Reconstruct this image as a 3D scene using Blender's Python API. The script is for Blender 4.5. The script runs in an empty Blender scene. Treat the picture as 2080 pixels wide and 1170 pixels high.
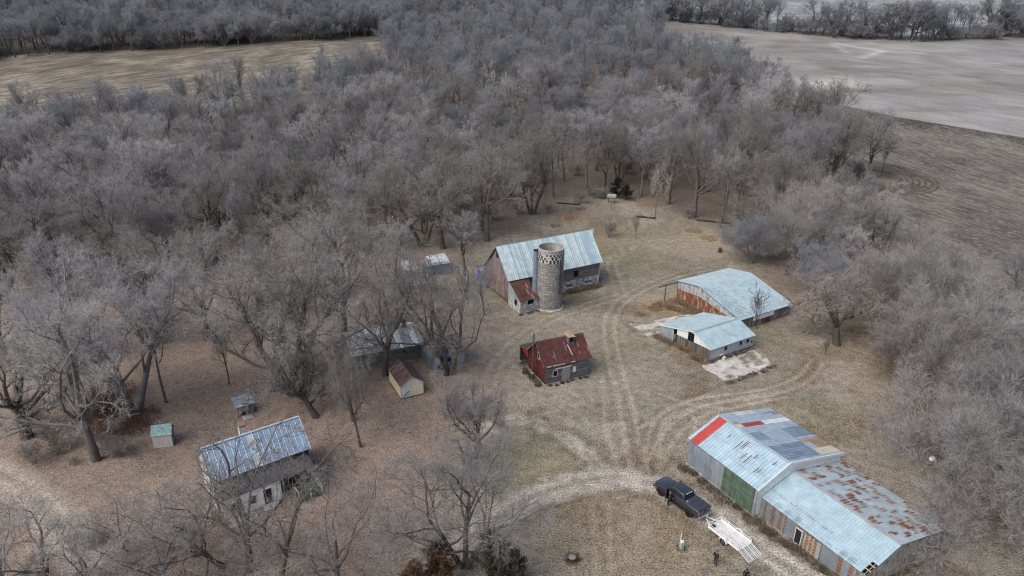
import bpy, bmesh, math, random
import numpy as np
from mathutils import Vector, Matrix
random.seed(7)
RNG = np.random.default_rng(11)
C = bpy.context.scene.collection
sc = bpy.context.scene
F_PX, TH, RO, CAMH = 1412.0, math.radians(23), 0.017, 49.0

# ------------------------------------------------------------------ terrain
def tz(X, Y):
    X = np.asarray(X, float); Y = np.asarray(Y, float)
    t = np.clip(Y-150, 0, 620)
    z = np.where(t < 100, .14*t*t/200, 7+.14*(t-100))
    und = np.clip((Y-150)/120, 0, 1)
    return z+und*(1.3*np.sin(X/47+.8)*np.sin(Y/61)+.5*np.sin(X/19+Y/27))
def tz1(x, y): return float(tz(x, y))
def ray(px, py, z=None):
    """where the line of sight through a photo pixel meets the ground"""
    a = (px-1040)/F_PX; b = (585-py)/F_PX
    c, s = math.cos(RO), math.sin(RO)
    X = c*a-s*b; U = s*a+c*b
    dy = math.cos(TH)+U*math.sin(TH); dz = -math.sin(TH)+U*math.cos(TH)
    if z is not None:
        t = (z-CAMH)/dz
        return X*t, dy*t
    t = 20.0
    while t < 2500:
        if CAMH+dz*t < tz1(X*t, dy*t): break
        t += 4
    lo, hi = t-4, t
    for _ in range(20):
        m = (lo+hi)/2
        if CAMH+dz*m < tz1(X*m, dy*m): hi = m
        else: lo = m
    return X*hi, dy*hi
def topx(x, y, z):
    z = z-CAMH
    d = y*math.cos(TH)-z*math.sin(TH); u = y*math.sin(TH)+z*math.cos(TH)
    c, s = math.cos(RO), math.sin(RO)
    return 1040+F_PX*(c*x+s*u)/d, 585-F_PX*(-s*x+c*u)/d, d
def rays(pts): return np.array([ray(*p) for p in pts])
def inpoly(X, Y, P):
    X = np.asarray(X); Y = np.asarray(Y); r = np.zeros(X.shape, bool); n = len(P)
    for i in range(n):
        x0, y0 = P[i]; x1, y1 = P[(i+1) % n]
        if y0 == y1: continue
        c = ((y0 > Y) != (y1 > Y)) & (X < (x1-x0)*(Y-y0)/(y1-y0)+x0)
        r ^= c
    return r
def dseg(X, Y, P, closed=False):
    d = np.full(X.shape, 1e9)
    n = len(P)
    for i in range(n if closed else n-1):
        ax, ay = P[i]; bx, by = P[(i+1) % n]
        vx, vy = bx-ax, by-ay; L2 = vx*vx+vy*vy+1e-9
        t = np.clip(((X-ax)*vx+(Y-ay)*vy)/L2, 0, 1)
        d = np.minimum(d, np.hypot(X-ax-t*vx, Y-ay-t*vy))
    return d
def smooth_line(P, n=14):
    P = np.asarray(P, float); out = []
    Q = np.vstack([2*P[0]-P[1], P, 2*P[-1]-P[-2]])
    for i in range(1, len(Q)-2):
        for t in np.linspace(0, 1, n, endpoint=False):
            a, b, c, d = Q[i-1], Q[i], Q[i+1], Q[i+2]
            out.append(.5*((2*b)+(-a+c)*t+(2*a-5*b+4*c-d)*t*t+(-a+3*b-3*c+d)*t**3))
    out.append(P[-1]); return np.array(out)
_lat = RNG.random((256, 256))
def vnoise(X, Y, s, o=0):
    x = X/s+o*17.3; y = Y/s+o*31.7
    i = np.floor(x).astype(int); j = np.floor(y).astype(int); u = x-i; v = y-j
    u = u*u*(3-2*u); v = v*v*(3-2*v)
    g = lambda a, b: _lat[a % 256, b % 256]
    return (g(i, j)*(1-u)+g(i+1, j)*u)*(1-v)+(g(i, j+1)*(1-u)+g(i+1, j+1)*u)*v
def fbm(X, Y, s, o=0, n=4):
    r = 0; a = .5; t = 0
    for k in range(n):
        r = r+a*vnoise(X, Y, s/2**k, o+k); t += a; a *= .55
    return r/t
def sstep(a, b, x):
    t = np.clip((x-a)/(b-a), 0, 1); return t*t*(3-2*t)
def lin(r, g, b):
    f = lambda c: (c/255/12.92 if c <= 10 else ((c/255+.055)/1.055)**2.4)
    return (f(r), f(g), f(b))

# ------------------------------------------------------------------ tags
def tag(o, label=None, cat=None, group=None, kind=None):
    if label: o['label'] = label
    if cat: o['category'] = cat
    if group: o['group'] = group
    if kind: o['kind'] = kind
    return o
def thing(name, label, cat, loc=(0, 0, 0), rz=0, group=None):
    o = bpy.data.objects.new(name, None); C.objects.link(o)
    o.location = loc; o.rotation_euler = (0, 0, rz); o.empty_display_size = .3
    return tag(o, label, cat, group)

# ------------------------------------------------------------------ materials
class NT:
    def __init__(s, name):
        s.m = bpy.data.materials.new(name); s.m.use_nodes = True
        s.t = s.m.node_tree; s.t.nodes.clear()
        s.out = s.n('ShaderNodeOutputMaterial'); s.b = s.n('ShaderNodeBsdfPrincipled')
        s.l(s.b.outputs[0], s.out.inputs[0])
    def n(s, t, **k):
        x = s.t.nodes.new(t)
        for a, v in k.items(): setattr(x, a, v)
        return x
    def l(s, a, b): s.t.links.new(a, b)
    def noise(s, scale, detail=3, vec=None, stretch=None, rot=0, coord='Object'):
        n = s.n('ShaderNodeTexNoise'); n.inputs['Scale'].default_value = scale; n.inputs['Detail'].default_value = detail
        tc = s.n('ShaderNodeTexCoord'); o = tc.outputs[coord]
        if stretch or rot:
            mp = s.n('ShaderNodeMapping'); mp.inputs['Scale'].default_value = stretch or (1, 1, 1)
            mp.vector_type = 'POINT'
            if rot:
                r = s.n('ShaderNodeMapping'); r.inputs['Rotation'].default_value = (0, 0, rot); s.l(o, r.inputs[0]); o = r.outputs[0]
            s.l(o, mp.inputs[0]); o = mp.outputs[0]
        s.l(o, n.inputs['Vector'])
        return n.outputs[0]
    def ramp(s, f, a, b, lo, hi):
        m = s.n('ShaderNodeMapRange'); m.inputs[1].default_value = a; m.inputs[2].default_value = b
        m.inputs[3].default_value = lo; m.inputs[4].default_value = hi; s.l(f, m.inputs[0]); return m.outputs[0]
    def math(s, op, a, b):
        m = s.n('ShaderNodeMath', operation=op)
        for i, v in enumerate((a, b)):
            if isinstance(v, (int, float)): m.inputs[i].default_value = v
            else: s.l(v, m.inputs[i])
        return m.outputs[0]
    def mix(s, fac, a, b, mode='MIX'):
        m = s.n('ShaderNodeMix', data_type='RGBA', blend_type=mode)
        for i, v in ((0, fac), (6, a), (7, b)):
            if isinstance(v, (int, float)): m.inputs[i].default_value = v
            elif isinstance(v, tuple): m.inputs[i].default_value = (*v[:3], 1)
            else: s.l(v, m.inputs[i])
        return m.outputs[2]
    def grey(s, f):
        c = s.n('ShaderNodeCombineColor')
        for i in range(3): s.l(f, c.inputs[i])
        return c.outputs[0]
    def attr(s, nm='Col'):
        return s.n('ShaderNodeAttribute', attribute_name=nm)
    def fin(s, col, rough=.8, metal=0, spec=.3, bump=None, bs=.3, bd=.02):
        if isinstance(col, tuple): s.b.inputs['Base Color'].default_value = (*col, 1)
        else: s.l(col, s.b.inputs['Base Color'])
        s.b.inputs['Roughness'].default_value = rough; s.b.inputs['Metallic'].default_value = metal
        s.b.inputs['Specular IOR Level'].default_value = spec
        if bump is not None:
            b = s.n('ShaderNodeBump'); b.inputs['Strength'].default_value = bs; b.inputs['Distance'].default_value = bd
            s.l(bump, b.inputs['Height']); s.l(b.outputs[0], s.b.inputs['Normal'])
        return s.m
def amat(name, rough=.8, spec=.3, metal=0, sc1=1.2, a1=.25, sc2=9, a2=.2, stretch=None, bs=.3):
    """vertex colour times two scales of noise"""
    t = NT(name); col = t.attr().outputs['Color']
    n1 = t.noise(sc1, 4, stretch=stretch); n2 = t.noise(sc2, 3)
    k = t.math('MULTIPLY', t.ramp(n1, .3, .7, 1-a1, 1+a1), t.ramp(n2, .3, .7, 1-a2, 1+a2))
    return t.fin(t.mix(1.0, col, t.grey(k), 'MULTIPLY'), rough, metal, spec, n2, bs)
def pmat(name, col, rough=.6, spec=.4, metal=0, sc1=4, a1=.15, coat=0):
    t = NT(name); n1 = t.noise(sc1, 4)
    m = t.fin(t.mix(1.0, col, t.grey(t.ramp(n1, .3, .7, 1-a1, 1+a1)), 'MULTIPLY'), rough, metal, spec)
    t.b.inputs['Coat Weight'].default_value = coat; t.b.inputs['Coat Roughness'].default_value = .08
    return m
M = {}
M['sheet'] = amat('galvanised_sheet', .42, .5, .25, .9, .14, 7, .10, bs=.15)
M['rustsheet'] = amat('rusty_sheet', .75, .25, 0, 1.6, .3, 11, .25, bs=.3)
M['wood'] = amat('weathered_boards', .9, .15, 0, 2.2, .35, 14, .25, stretch=(.35, .35, 2.5))
M['vwood'] = amat('upright_boards', .9, .15, 0, 3.0, .4, 14, .25, stretch=(2.5, 2.5, .3))
M['stone'] = amat('whitewashed_stone', .95, .1, 0, 2.0, .3, 6, .35, bs=.6)
M['block'] = amat('silo_block', .92, .15, 0, 1.2, .22, 8, .2)
M['paint'] = amat('flaking_paint', .7, .3, 0, 2.5, .12, 12, .12)
M['shingle'] = amat('roof_shingle', .95, .1, 0, 1.5, .25, 10, .4, bs=.6)
M['concrete'] = amat('old_concrete', .95, .1, 0, .8, .3, 9, .3, bs=.4)
M['dark'] = pmat('dark_opening', (.012, .012, .013), .8, .1)
M['glass'] = pmat('dim_glass', (.02, .024, .028), .15, .5)
M['bark'] = None

# ------------------------------------------------------------------ mesh builder
class MB:
    def __init__(s): s.v = []; s.f = []; s.c = []
    def face(s, pts, col):
        b = len(s.v); s.v += [tuple(p) for p in pts]; s.f.append(tuple(range(b, b+len(pts)))); s.c.append(col)
    def grid(s, p00, p10, p11, p01, nu, nv, col, rib=0.0, ribw=.12, lap=0.0, ribk=.84):
        """sheet of nu columns (p00->p10) and nv rows (p00->p01); raised ribs at the column joints; rows lapped"""
        p00, p10, p11, p01 = (Vector(p) for p in (p00, p10, p11, p01))
        nrm = (p10-p00).cross(p01-p00)
        if nrm.length < 1e-6: nrm = (p11-p10).cross(p01-p10)
        nrm.normalize()
        P = lambda u, v: (p00*(1-u)+p10*u)*(1-v)+(p01*(1-u)+p11*u)*v
        for i in range(nu):
            for j in range(nv):
                c = col(i, j, (i+.5)/nu, (j+.5)/nv)
                if c is None: continue
                u0, u1, v0, v1 = i/nu, (i+1)/nu, j/nv, (j+1)/nv
                zl, zt = lap*1.0, 0.0
                if rib:
                    ua, ub = u0+(u1-u0)*ribw, u1-(u1-u0)*ribw
                    cols = [(u0, rib), (ua, 0), (ub, 0), (u1, rib)]
                    for (a, ra), (b, rb) in zip(cols, cols[1:]):
                        s.face([P(a, v0)+nrm*(ra+zl), P(b, v0)+nrm*(rb+zl), P(b, v1)+nrm*(rb+zt), P(a, v1)+nrm*(ra+zt)], c if ra == rb else tuple(x*ribk for x in c))
                else:
                    s.face([P(u0, v0)+nrm*zl, P(u1, v0)+nrm*zl, P(u1, v1)+nrm*zt, P(u0, v1)+nrm*zt], c)
    def hexa(s, b, t, col):
        """box from 4 bottom and 4 top points (both anticlockwise)"""
        s.face(b[::-1], col); s.face(t, col)
        for i in range(4): s.face([b[i], b[(i+1) % 4], t[(i+1) % 4], t[i]], col)
    def box(s, lo, hi, col=(1, 1, 1)):
        x0, y0, z0 = lo; x1, y1, z1 = hi
        s.hexa([(x0, y0, z0), (x1, y0, z0), (x1, y1, z0), (x0, y1, z0)], [(x0, y0, z1), (x1, y0, z1), (x1, y1, z1), (x0, y1, z1)], col)
    def bar(s, p, q, w, h, col=(1, 1, 1), up=(0, 0, 1)):
        p, q = Vector(p), Vector(q); d = (q-p).normalized(); u = Vector(up)
        if abs(d.dot(u)) > .95: u = Vector((1, 0, 0))
        a = d.cross(u).normalized(); b = a.cross(d).normalized()
        r = lambda o: [o-a*w/2-b*h/2, o+a*w/2-b*h/2, o+a*w/2+b*h/2, o-a*w/2+b*h/2]
        s.hexa(r(p), r(q), col)
    def tube(s, pts, rad, n=8, col=(1, 1, 1), cap=True):
        pts = [Vector(p) for p in pts]; rings = []
        for i, p in enumerate(pts):
            d = (pts[min(i+1, len(pts)-1)]-pts[max(i-1, 0)]).normalized()
            u = Vector((0, 0, 1)) if abs(d.z) < .9 else Vector((1, 0, 0))
            a = d.cross(u).normalized(); b = a.cross(d)
            r = rad[i] if isinstance(rad, (list, tuple)) else rad
            rings.append([p+(a*math.cos(2*math.pi*k/n)+b*math.sin(2*math.pi*k/n))*r for k in range(n)])
        for A, B in zip(rings, rings[1:]):
            for k in range(n): s.face([A[k], A[(k+1) % n], B[(k+1) % n], B[k]], col)
        if cap: s.face(rings[0][::-1], col); s.face(rings[-1], col)
    def lathe(s, prof, n, col, axis='z', o=(0, 0, 0)):
        def pt(r, z, k):
            a = 2*math.pi*k/n
            if axis == 'z': return (o[0]+r*math.cos(a), o[1]+r*math.sin(a), o[2]+z)
            if axis == 'y': return (o[0]+r*math.cos(a), o[1]+z, o[2]+r*math.sin(a))
            return (o[0]+z, o[1]+r*math.cos(a), o[2]+r*math.sin(a))
        for j, ((r0, z0), (r1, z1)) in enumerate(zip(prof, prof[1:])):
            for k in range(n):
                c = col(k, j) if callable(col) else col
                if c is None: continue
                if r0 < 1e-5: s.face([pt(0, z0, 0), pt(r1, z1, k+1), pt(r1, z1, k)], c)
                elif r1 < 1e-5: s.face([pt(r0, z0, k), pt(r0, z0, k+1), pt(0, z1, 0)], c)
                else: s.face([pt(r0, z0, k), pt(r0, z0, k+1), pt(r1, z1, k+1), pt(r1, z1, k)], c)
    def build(s, name, mat, parent=None, weld=False, smooth=False, bevel=0, subsurf=0):
        me = bpy.data.meshes.new(name); me.from_pydata(s.v, [], s.f)
        ca = me.color_attributes.new('Col', 'FLOAT_COLOR', 'CORNER')
        arr = np.empty((len(me.loops), 4), np.float32); k = 0
        for f, c in zip(s.f, s.c):
            arr[k:k+len(f), :3] = c; k += len(f)
        arr[:, 3] = 1; ca.data.foreach_set('color', arr.ravel())
        if weld or bevel or subsurf:
            bm = bmesh.new(); bm.from_mesh(me); bmesh.ops.remove_doubles(bm, verts=bm.verts, dist=1e-4)
            bmesh.ops.recalc_face_normals(bm, faces=bm.faces); bm.to_mesh(me); bm.free()
        if smooth: me.polygons.foreach_set('use_smooth', [True]*len(me.polygons))
        me.materials.append(mat)
        o = bpy.data.objects.new(name, me); C.objects.link(o)
        if parent: o.parent = parent
        if bevel:
            b = o.modifiers.new('edge', 'BEVEL'); b.width = bevel; b.segments = 3; b.limit_method = 'ANGLE'; b.angle_limit = math.radians(28)
        if subsurf:
            b = o.modifiers.new('sub', 'SUBSURF'); b.levels = b.render_levels = subsurf
        return o
def jit(c, a=.08, r=random): 
    k = 1+r.uniform(-a, a); return tuple(max(0, x*k) for x in c)
def mixc(a, b, t): return tuple(x*(1-t)+y*t for x, y in zip(a, b))

# ------------------------------------------------------------------ camera, light
cam = bpy.data.cameras.new('camera'); co = bpy.data.objects.new('camera', cam); C.objects.link(co)
cam.sensor_fit = 'HORIZONTAL'; cam.sensor_width = 36; cam.lens = 36*F_PX/2080; cam.clip_end = 3000; cam.clip_start = .5
d = Vector((0, math.cos(TH), -math.sin(TH))); u0 = Vector((0, math.sin(TH), math.cos(TH))); r0 = Vector((1, 0, 0))
rv = r0*math.cos(RO)+u0*math.sin(RO); uv = -r0*math.sin(RO)+u0*math.cos(RO)
co.matrix_world = Matrix(((rv.x, uv.x, -d.x, 0), (rv.y, uv.y, -d.y, 0), (rv.z, uv.z, -d.z, CAMH), (0, 0, 0, 1)))
sc.camera = co
sc.view_settings.view_transform = 'Standard'; sc.view_settings.look = 'None'; sc.view_settings.exposure = 0
SUN_EL, SUN_AZ = math.radians(48), math.radians(235)     # azimuth clockwise from +Y: over the viewer's left shoulder
w = bpy.data.worlds.new('World'); sc.world = w; w.use_nodes = True; nt = w.node_tree
bg = nt.nodes['Background']; sky = nt.nodes.new('ShaderNodeTexSky'); sky.sky_type = 'NISHITA'; sky.sun_disc = False
sky.sun_elevation = SUN_EL; sky.sun_rotation = SUN_AZ; sky.air_density = 1.0; sky.dust_density = 4.0; sky.ozone_density = 1.0
nt.links.new(sky.outputs[0], bg.inputs[0]); bg.inputs[1].default_value = .17
sl = bpy.data.lights.new('sun', 'SUN'); sl.energy = 2.1; sl.angle = math.radians(50); sl.color = (1, .985, .96)
so = bpy.data.objects.new('sun', sl); C.objects.link(so)
sd = Vector((math.sin(SUN_AZ)*math.cos(SUN_EL), math.cos(SUN_AZ)*math.cos(SUN_EL), math.sin(SUN_EL)))
so.rotation_euler = sd.to_track_quat('Z', 'Y').to_euler(); so.location = (0, 0, 80)
sc.cycles.use_denoising = True; sc.cycles.denoiser = 'OPENIMAGEDENOISE'; sc.cycles.denoising_prefilter = 'NONE'; sc.cycles.pixel_filter_type = 'BLACKMAN_HARRIS'; sc.cycles.filter_width = 1.2
sc.cycles.max_bounces = 5; sc.cycles.diffuse_bounces = 3; sc.cycles.glossy_bounces = 2; sc.cycles.transparent_max_bounces = 4

# ------------------------------------------------------------------ ground
def W(pts): return smooth_line(rays(pts))
def offset_line(P, d):
    t = np.gradient(P, axis=0); t /= np.linalg.norm(t, axis=1)[:, None]+1e-9
    return P+np.stack([-t[:, 1], t[:, 0]], 1)*d
LEAF = rays([(-200, 1400), (-400, 560), (-100, 450), (400, 440), (760, 480), (940, 500), (900, 560), (960, 640), (960, 720), (985, 800), (960, 860), (900, 980), (880, 1060), (780, 1160), (700, 1400)])
FLOOR = rays([(-900, 640), (120, 600), (420, 560), (720, 520), (930, 480), (1000, 470), (1090, 440), (1150, 408), (1250, 395), (1360, 425), (1470, 470), (1520, 540), (1600, 610), (1700, 600), (1850, 520), (1840, 400), (1780, 330), (1600, 200), (1340, 70), (1000, 20), (780, 70), (780, 160), (600, 200), (300, 250), (0, 285), (-900, 380)])
FARW = rays([(-400, 150), (-60, 122), (300, 101), (600, 84), (800, 69), (1000, 60), (1340, 48), (1340, -120), (-600, -120)])
THICK = rays([(1620, 610), (1760, 690), (1780, 860), (1900, 960), (1990, 1080), (2200, 1200), (2400, 560), (1900, 480)])
DRIVE = [(W([(1700, 1210), (1600, 1150), (1500, 1085), (1400, 1020), (1330, 985), (1240, 972), (1150, 985), (1070, 1015), (1000, 1060), (930, 1120), (860, 1200)]), 1.65),
         (W([(1230, 968), (1185, 915), (1120, 872), (1050, 855), (1000, 870), (940, 905)]), .95)]
LANE = [W([(-60, 930), (40, 985), (110, 1050), (160, 1115), (210, 1200)])]
main = W([(1300, 960), (1285, 900), (1268, 810), (1250, 745), (1238, 680), (1242, 640), (1275, 603), (1335, 573), (1395, 553), (1440, 545)])
loop = W([(1325, 950), (1328, 900), (1350, 850), (1400, 822), (1480, 808), (1560, 797), (1630, 770), (1660, 735)])
loop2 = W([(1330, 940), (1365, 880), (1420, 838), (1500, 818), (1590, 800)])
west = W([(985, 800), (1012, 735), (1055, 690), (1115, 650), (1190, 622), (1262, 600)])
back = W([(1262, 602), (1248, 560), (1245, 530), (1290, 505), (1370, 500)])
MAINT = [offset_line(main, .85), offset_line(main, -.85)]
TRACKS = [offset_line(loop, .8), offset_line(loop, -.8), offset_line(loop2, .8), offset_line(loop2, -.8),
          W([(1345, 940), (1340, 880), (1360, 845), (1395, 838), (1412, 858), (1400, 900)]), W([(1340, 800), (1400, 822), (1480, 830)]), W([(1300, 870), (1360, 832), (1440, 800)])]
FAINT = [offset_line(west, .8), offset_line(west, -.8), offset_line(back, .8), offset_line(back, -.8), W([(1203, 1030), (1213, 1200)]), W([(1238, 1020), (1242, 1200)]),
         W([(1255, 950), (1230, 860), (1222, 760)]), offset_line(LANE[0], .7), offset_line(LANE[0], -.7)]
BARE = [rays([p])[0] for p in [(1500, 800), (1340, 905), (1330, 860), (1400, 830)]]
PATCH = [((1345, 622), 5, (.29, .20, .115), .7), ((1395, 605), 3, (.29, .20, .115), .7), ((1160, 440), 5, (.30, .17, .09), .6), ((1240, 490), 9, (.26, .20, .11), .4), ((1440, 485), 6, (.33, .245, .15), .6),
         ((1290, 530), 7, (.135, .135, .07), .6), ((1330, 480), 9, (.22, .19, .11), .3), ((1060, 925), 6, (.25, .225, .14), .6), ((1120, 960), 5, (.26, .235, .145), .5), ((1580, 690), 5, (.15, .14, .075), .5),
         ((1280, 690), 8, (.16, .155, .085), .35), ((1100, 680), 7, (.175, .16, .095), .35), ((1150, 590), 5, (.17, .15, .08), .4), ((1210, 720), 5, (.15, .15, .085), .4), ((1640, 830), 5, (.16, .15, .08), .4), ((1200, 1080), 9, (.22, .17, .10), .35), ((1330, 1090), 8, (.21, .145, .085), .5),
         ((1400, 770), 5, (.12, .10, .07), .5), ((1480, 760), 4, (.15, .12, .08), .5), ((1700, 880), 6, (.13, .115, .06), .5), ((1180, 610), 3, (.12, .10, .06), .6), ((400, 840), 6, (.21, .15, .085), .4), ((230, 830), 5, (.20, .085, .05), .5)]
PATCH = [(rays([p])[0], r, c, a) for p, r, c, a in PATCH]
def ground_col(X, Y, only=None):
    n1 = fbm(X, Y, 14, 0); n2 = fbm(X, Y, 4, 3); n3 = fbm(X, Y, 1.3, 7, 3)
    tan = np.array([.268, .232, .190]); olive = np.array([.188, .174, .138]); pale = np.array([.335, .302, .248])
    col = tan+(olive-tan)*sstep(.40, .60, n1*.7+n2*.3)[..., None]
    n4 = fbm(X, Y, 7, 11); col = col+(np.array([.155, .118, .085])-col)*(.75*sstep(.56, .70, n4))[..., None]
    col = col+(pale-col)*(sstep(.52, .70, n2)*.6)[..., None]
    for (cx, cy), r, c, a in PATCH:
        k = a*np.exp(-((X-cx)**2+(Y-cy)**2)/(r*r)*1.2)*sstep(.25, .6, n2*.6+n3*.4+.08)
        col = col+(np.array(c)-col)*k[..., None]
    dl = dseg(X, Y, LEAF, True)*np.where(inpoly(X, Y, LEAF), 1, -1)
    leaf = sstep(-5, 5, dl+(n2-.5)*9)
    lc = np.array([.245, .185, .151])+(np.array([.165, .135, .116])-np.array([.245, .185, .151]))*sstep(.35, .65, n2)[..., None]
    col = col+(lc-col)*(leaf*.9)[..., None]
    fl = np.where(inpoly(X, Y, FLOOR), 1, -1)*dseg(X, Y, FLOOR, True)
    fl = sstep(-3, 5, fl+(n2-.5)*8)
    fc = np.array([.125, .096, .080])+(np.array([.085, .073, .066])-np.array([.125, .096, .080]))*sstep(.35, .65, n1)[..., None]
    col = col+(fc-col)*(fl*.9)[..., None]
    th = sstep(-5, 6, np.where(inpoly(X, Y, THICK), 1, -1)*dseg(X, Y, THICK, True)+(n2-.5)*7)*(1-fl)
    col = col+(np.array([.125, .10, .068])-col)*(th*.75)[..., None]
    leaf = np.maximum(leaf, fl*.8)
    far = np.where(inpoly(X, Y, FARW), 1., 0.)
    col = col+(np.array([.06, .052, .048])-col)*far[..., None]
    g = np.zeros(X.shape); tr = np.zeros(X.shape)
    near = Y < 160
    for P, wd in DRIVE:
        d = np.full(X.shape, 99.); d[near] = dseg(X[near], Y[near], P[::3])
        k = sstep(wd+.8, wd-.8, d+(n3-.5)*2.4+(n2-.5)*1.8)*(.85+.15*sstep(.35, .55, n2)); col = col*(1-.25*sstep(wd+2.0, wd+.5, d))[..., None]
        strip = 1-.7*np.exp(-((d-.1)/.45)**2)*sstep(.35, .6, n2+.1)
        g = np.maximum(g, k*strip)
    for P in LANE:
        d = np.full(X.shape, 99.); d[near] = dseg(X[near], Y[near], P[::3])
        g = np.maximum(g, .85*sstep(2.5, 1.0, d+(n3-.5)*2)*(1-.6*np.exp(-(d/.5)**2)))
    gc = np.array([.44, .405, .355])*(.60+.75*n3[..., None])
    col = col+(gc-col)*(g*sstep(.15, .5, n3+.12+.25*n2))[..., None]
    for L, a, wd in ((TRACKS, .72, .17), (MAINT, .5, .24), (FAINT, .36, .30)):
        d = np.full(X.shape, 99.)
        for P in L:
            near2 = (X > P[:, 0].min()-3) & (X < P[:, 0].max()+3) & (Y > P[:, 1].min()-3) & (Y < P[:, 1].max()+3)
            if near2.any():
                dd = d[near2]; d[near2] = np.minimum(dd, dseg(X[near2], Y[near2], P[::2]))
        k = a*sstep(wd+.26, wd-.16, d+(n3-.5)*.4)*(.45+.55*sstep(.35, .6, n2*.5+n3*.5))
        col = col*(1-.22*a*sstep(1.3, .6, d)*(1-k))[..., None]
        tr = np.maximum(tr, k)
    col = col+(np.array([.46, .39, .30])-col)*tr[..., None]
    return col, leaf, g, tr
def gmesh(name, X, Y, Z, mat, mask=None, colfn=ground_col):
    ny, nx = X.shape
    me = bpy.data.meshes.new(name)
    idx = np.arange(nx*ny).reshape(ny, nx)
    q = np.stack([idx[:-1, :-1], idx[:-1, 1:], idx[1:, 1:], idx[1:, :-1]], -1).reshape(-1, 4)
    col, leaf, g, tr = colfn(X, Y)
    if mask is not None:
        mk = mask(g, tr).ravel(); q = q[mk[q].max(1)]
    V = np.stack([X, Y, Z], -1).reshape(-1, 3); A = np.concatenate([col.reshape(-1, 3), leaf.reshape(-1, 1)], 1)
    used, inv = np.unique(q, return_inverse=True); V = V[used]; A = A[used]; q = inv.reshape(-1, 4)
    me.vertices.add(len(V)); me.vertices.foreach_set('co', V.ravel())
    me.loops.add(q.size); me.loops.foreach_set('vertex_index', q.ravel().astype(np.int32))
    me.polygons.add(len(q)); me.polygons.foreach_set('loop_start', np.arange(0, q.size, 4, dtype=np.int32)); me.polygons.foreach_set('loop_total', np.full(len(q), 4, np.int32))
    me.update(calc_edges=True)
    ca = me.color_attributes.new('Col', 'FLOAT_COLOR', 'POINT'); ca.data.foreach_set('color', A.astype(np.float32).ravel())
    me.polygons.foreach_set('use_smooth', np.ones(len(q), bool)); me.materials.append(mat)
    o = bpy.data.objects.new(name, me); C.objects.link(o); o['kind'] = 'structure'
    return o
def axis(a, b, st, ext, g=1.25, lim=300):
    v = list(np.arange(a, b+st/2, st)); s = st; x = v[-1]
    while x < ext[1]: s = min(s*g, 2.5 if x < lim else 60); x += s; v.append(x)
    s = st; x = v[0]; pre = []
    while x > ext[0]: s = min(s*g, 2.5 if x > -lim else 60); x -= s; pre.append(x)
    return np.array(pre[::-1]+v)
t = NT('ground_cover'); at = t.attr(); leafm = at.outputs['Alpha']
n1 = t.noise(.9, 7); n2 = t.noise(5.5, 7); n3 = t.noise(.5, 3)
k = t.math('MULTIPLY', t.ramp(n1, .34, .66, .78, 1.22), t.ramp(n2, .34, .66, .40, 1.60))
c = t.mix(1.0, at.outputs['Color'], t.grey(k), 'MULTIPLY')
vor = t.n('ShaderNodeTexVoronoi'); vor.inputs['Scale'].default_value = 8.5; tc = t.n('ShaderNodeTexCoord'); t.l(tc.outputs['Object'], vor.inputs['Vector'])
sep = t.n('ShaderNodeSeparateColor'); t.l(vor.outputs['Color'], sep.inputs[0])
lf = t.math('MULTIPLY', t.ramp(sep.outputs[0], .55, .9, 0, .75), leafm)
c = t.mix(lf, c, (.29, .205, .155))
lf2 = t.math('MULTIPLY', t.ramp(sep.outputs[1], .8, .95, 0, .8), leafm)
c = t.mix(lf2, c, (.33, .28, .235))
gr = t.math('MULTIPLY', t.ramp(sep.outputs[2], .72, .95, 0, .7), t.math('SUBTRACT', 1.0, leafm))
c = t.mix(gr, c, (.36, .30, .20))
dk = t.ramp(sep.outputs[1], .0, .22, .35, 0)
c = t.mix(dk, c, (.045, .036, .026))
M['ground'] = t.fin(c, .95, 0, .1, t.math('ADD', n1, n2), .7, .12)
gx = axis(-58, 58, .4, (-1500, 1500), 1.25, 330); gy = axis(36, 126, .4, (-160, 1900), 1.25, 560)
GX, GY = np.meshgrid(gx, gy)
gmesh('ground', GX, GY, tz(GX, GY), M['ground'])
fx, fy = np.meshgrid(np.arange(-30, 50, .4), np.arange(40.05, 126, .4))
gmesh('gravel_driveway', fx, fy, tz(fx, fy)+.012, M['ground'], lambda g, tr: g > .3)
gmesh('dirt_track', fx, fy, tz(fx, fy)+.006, M['ground'], lambda g, tr: tr > .22)

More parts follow.
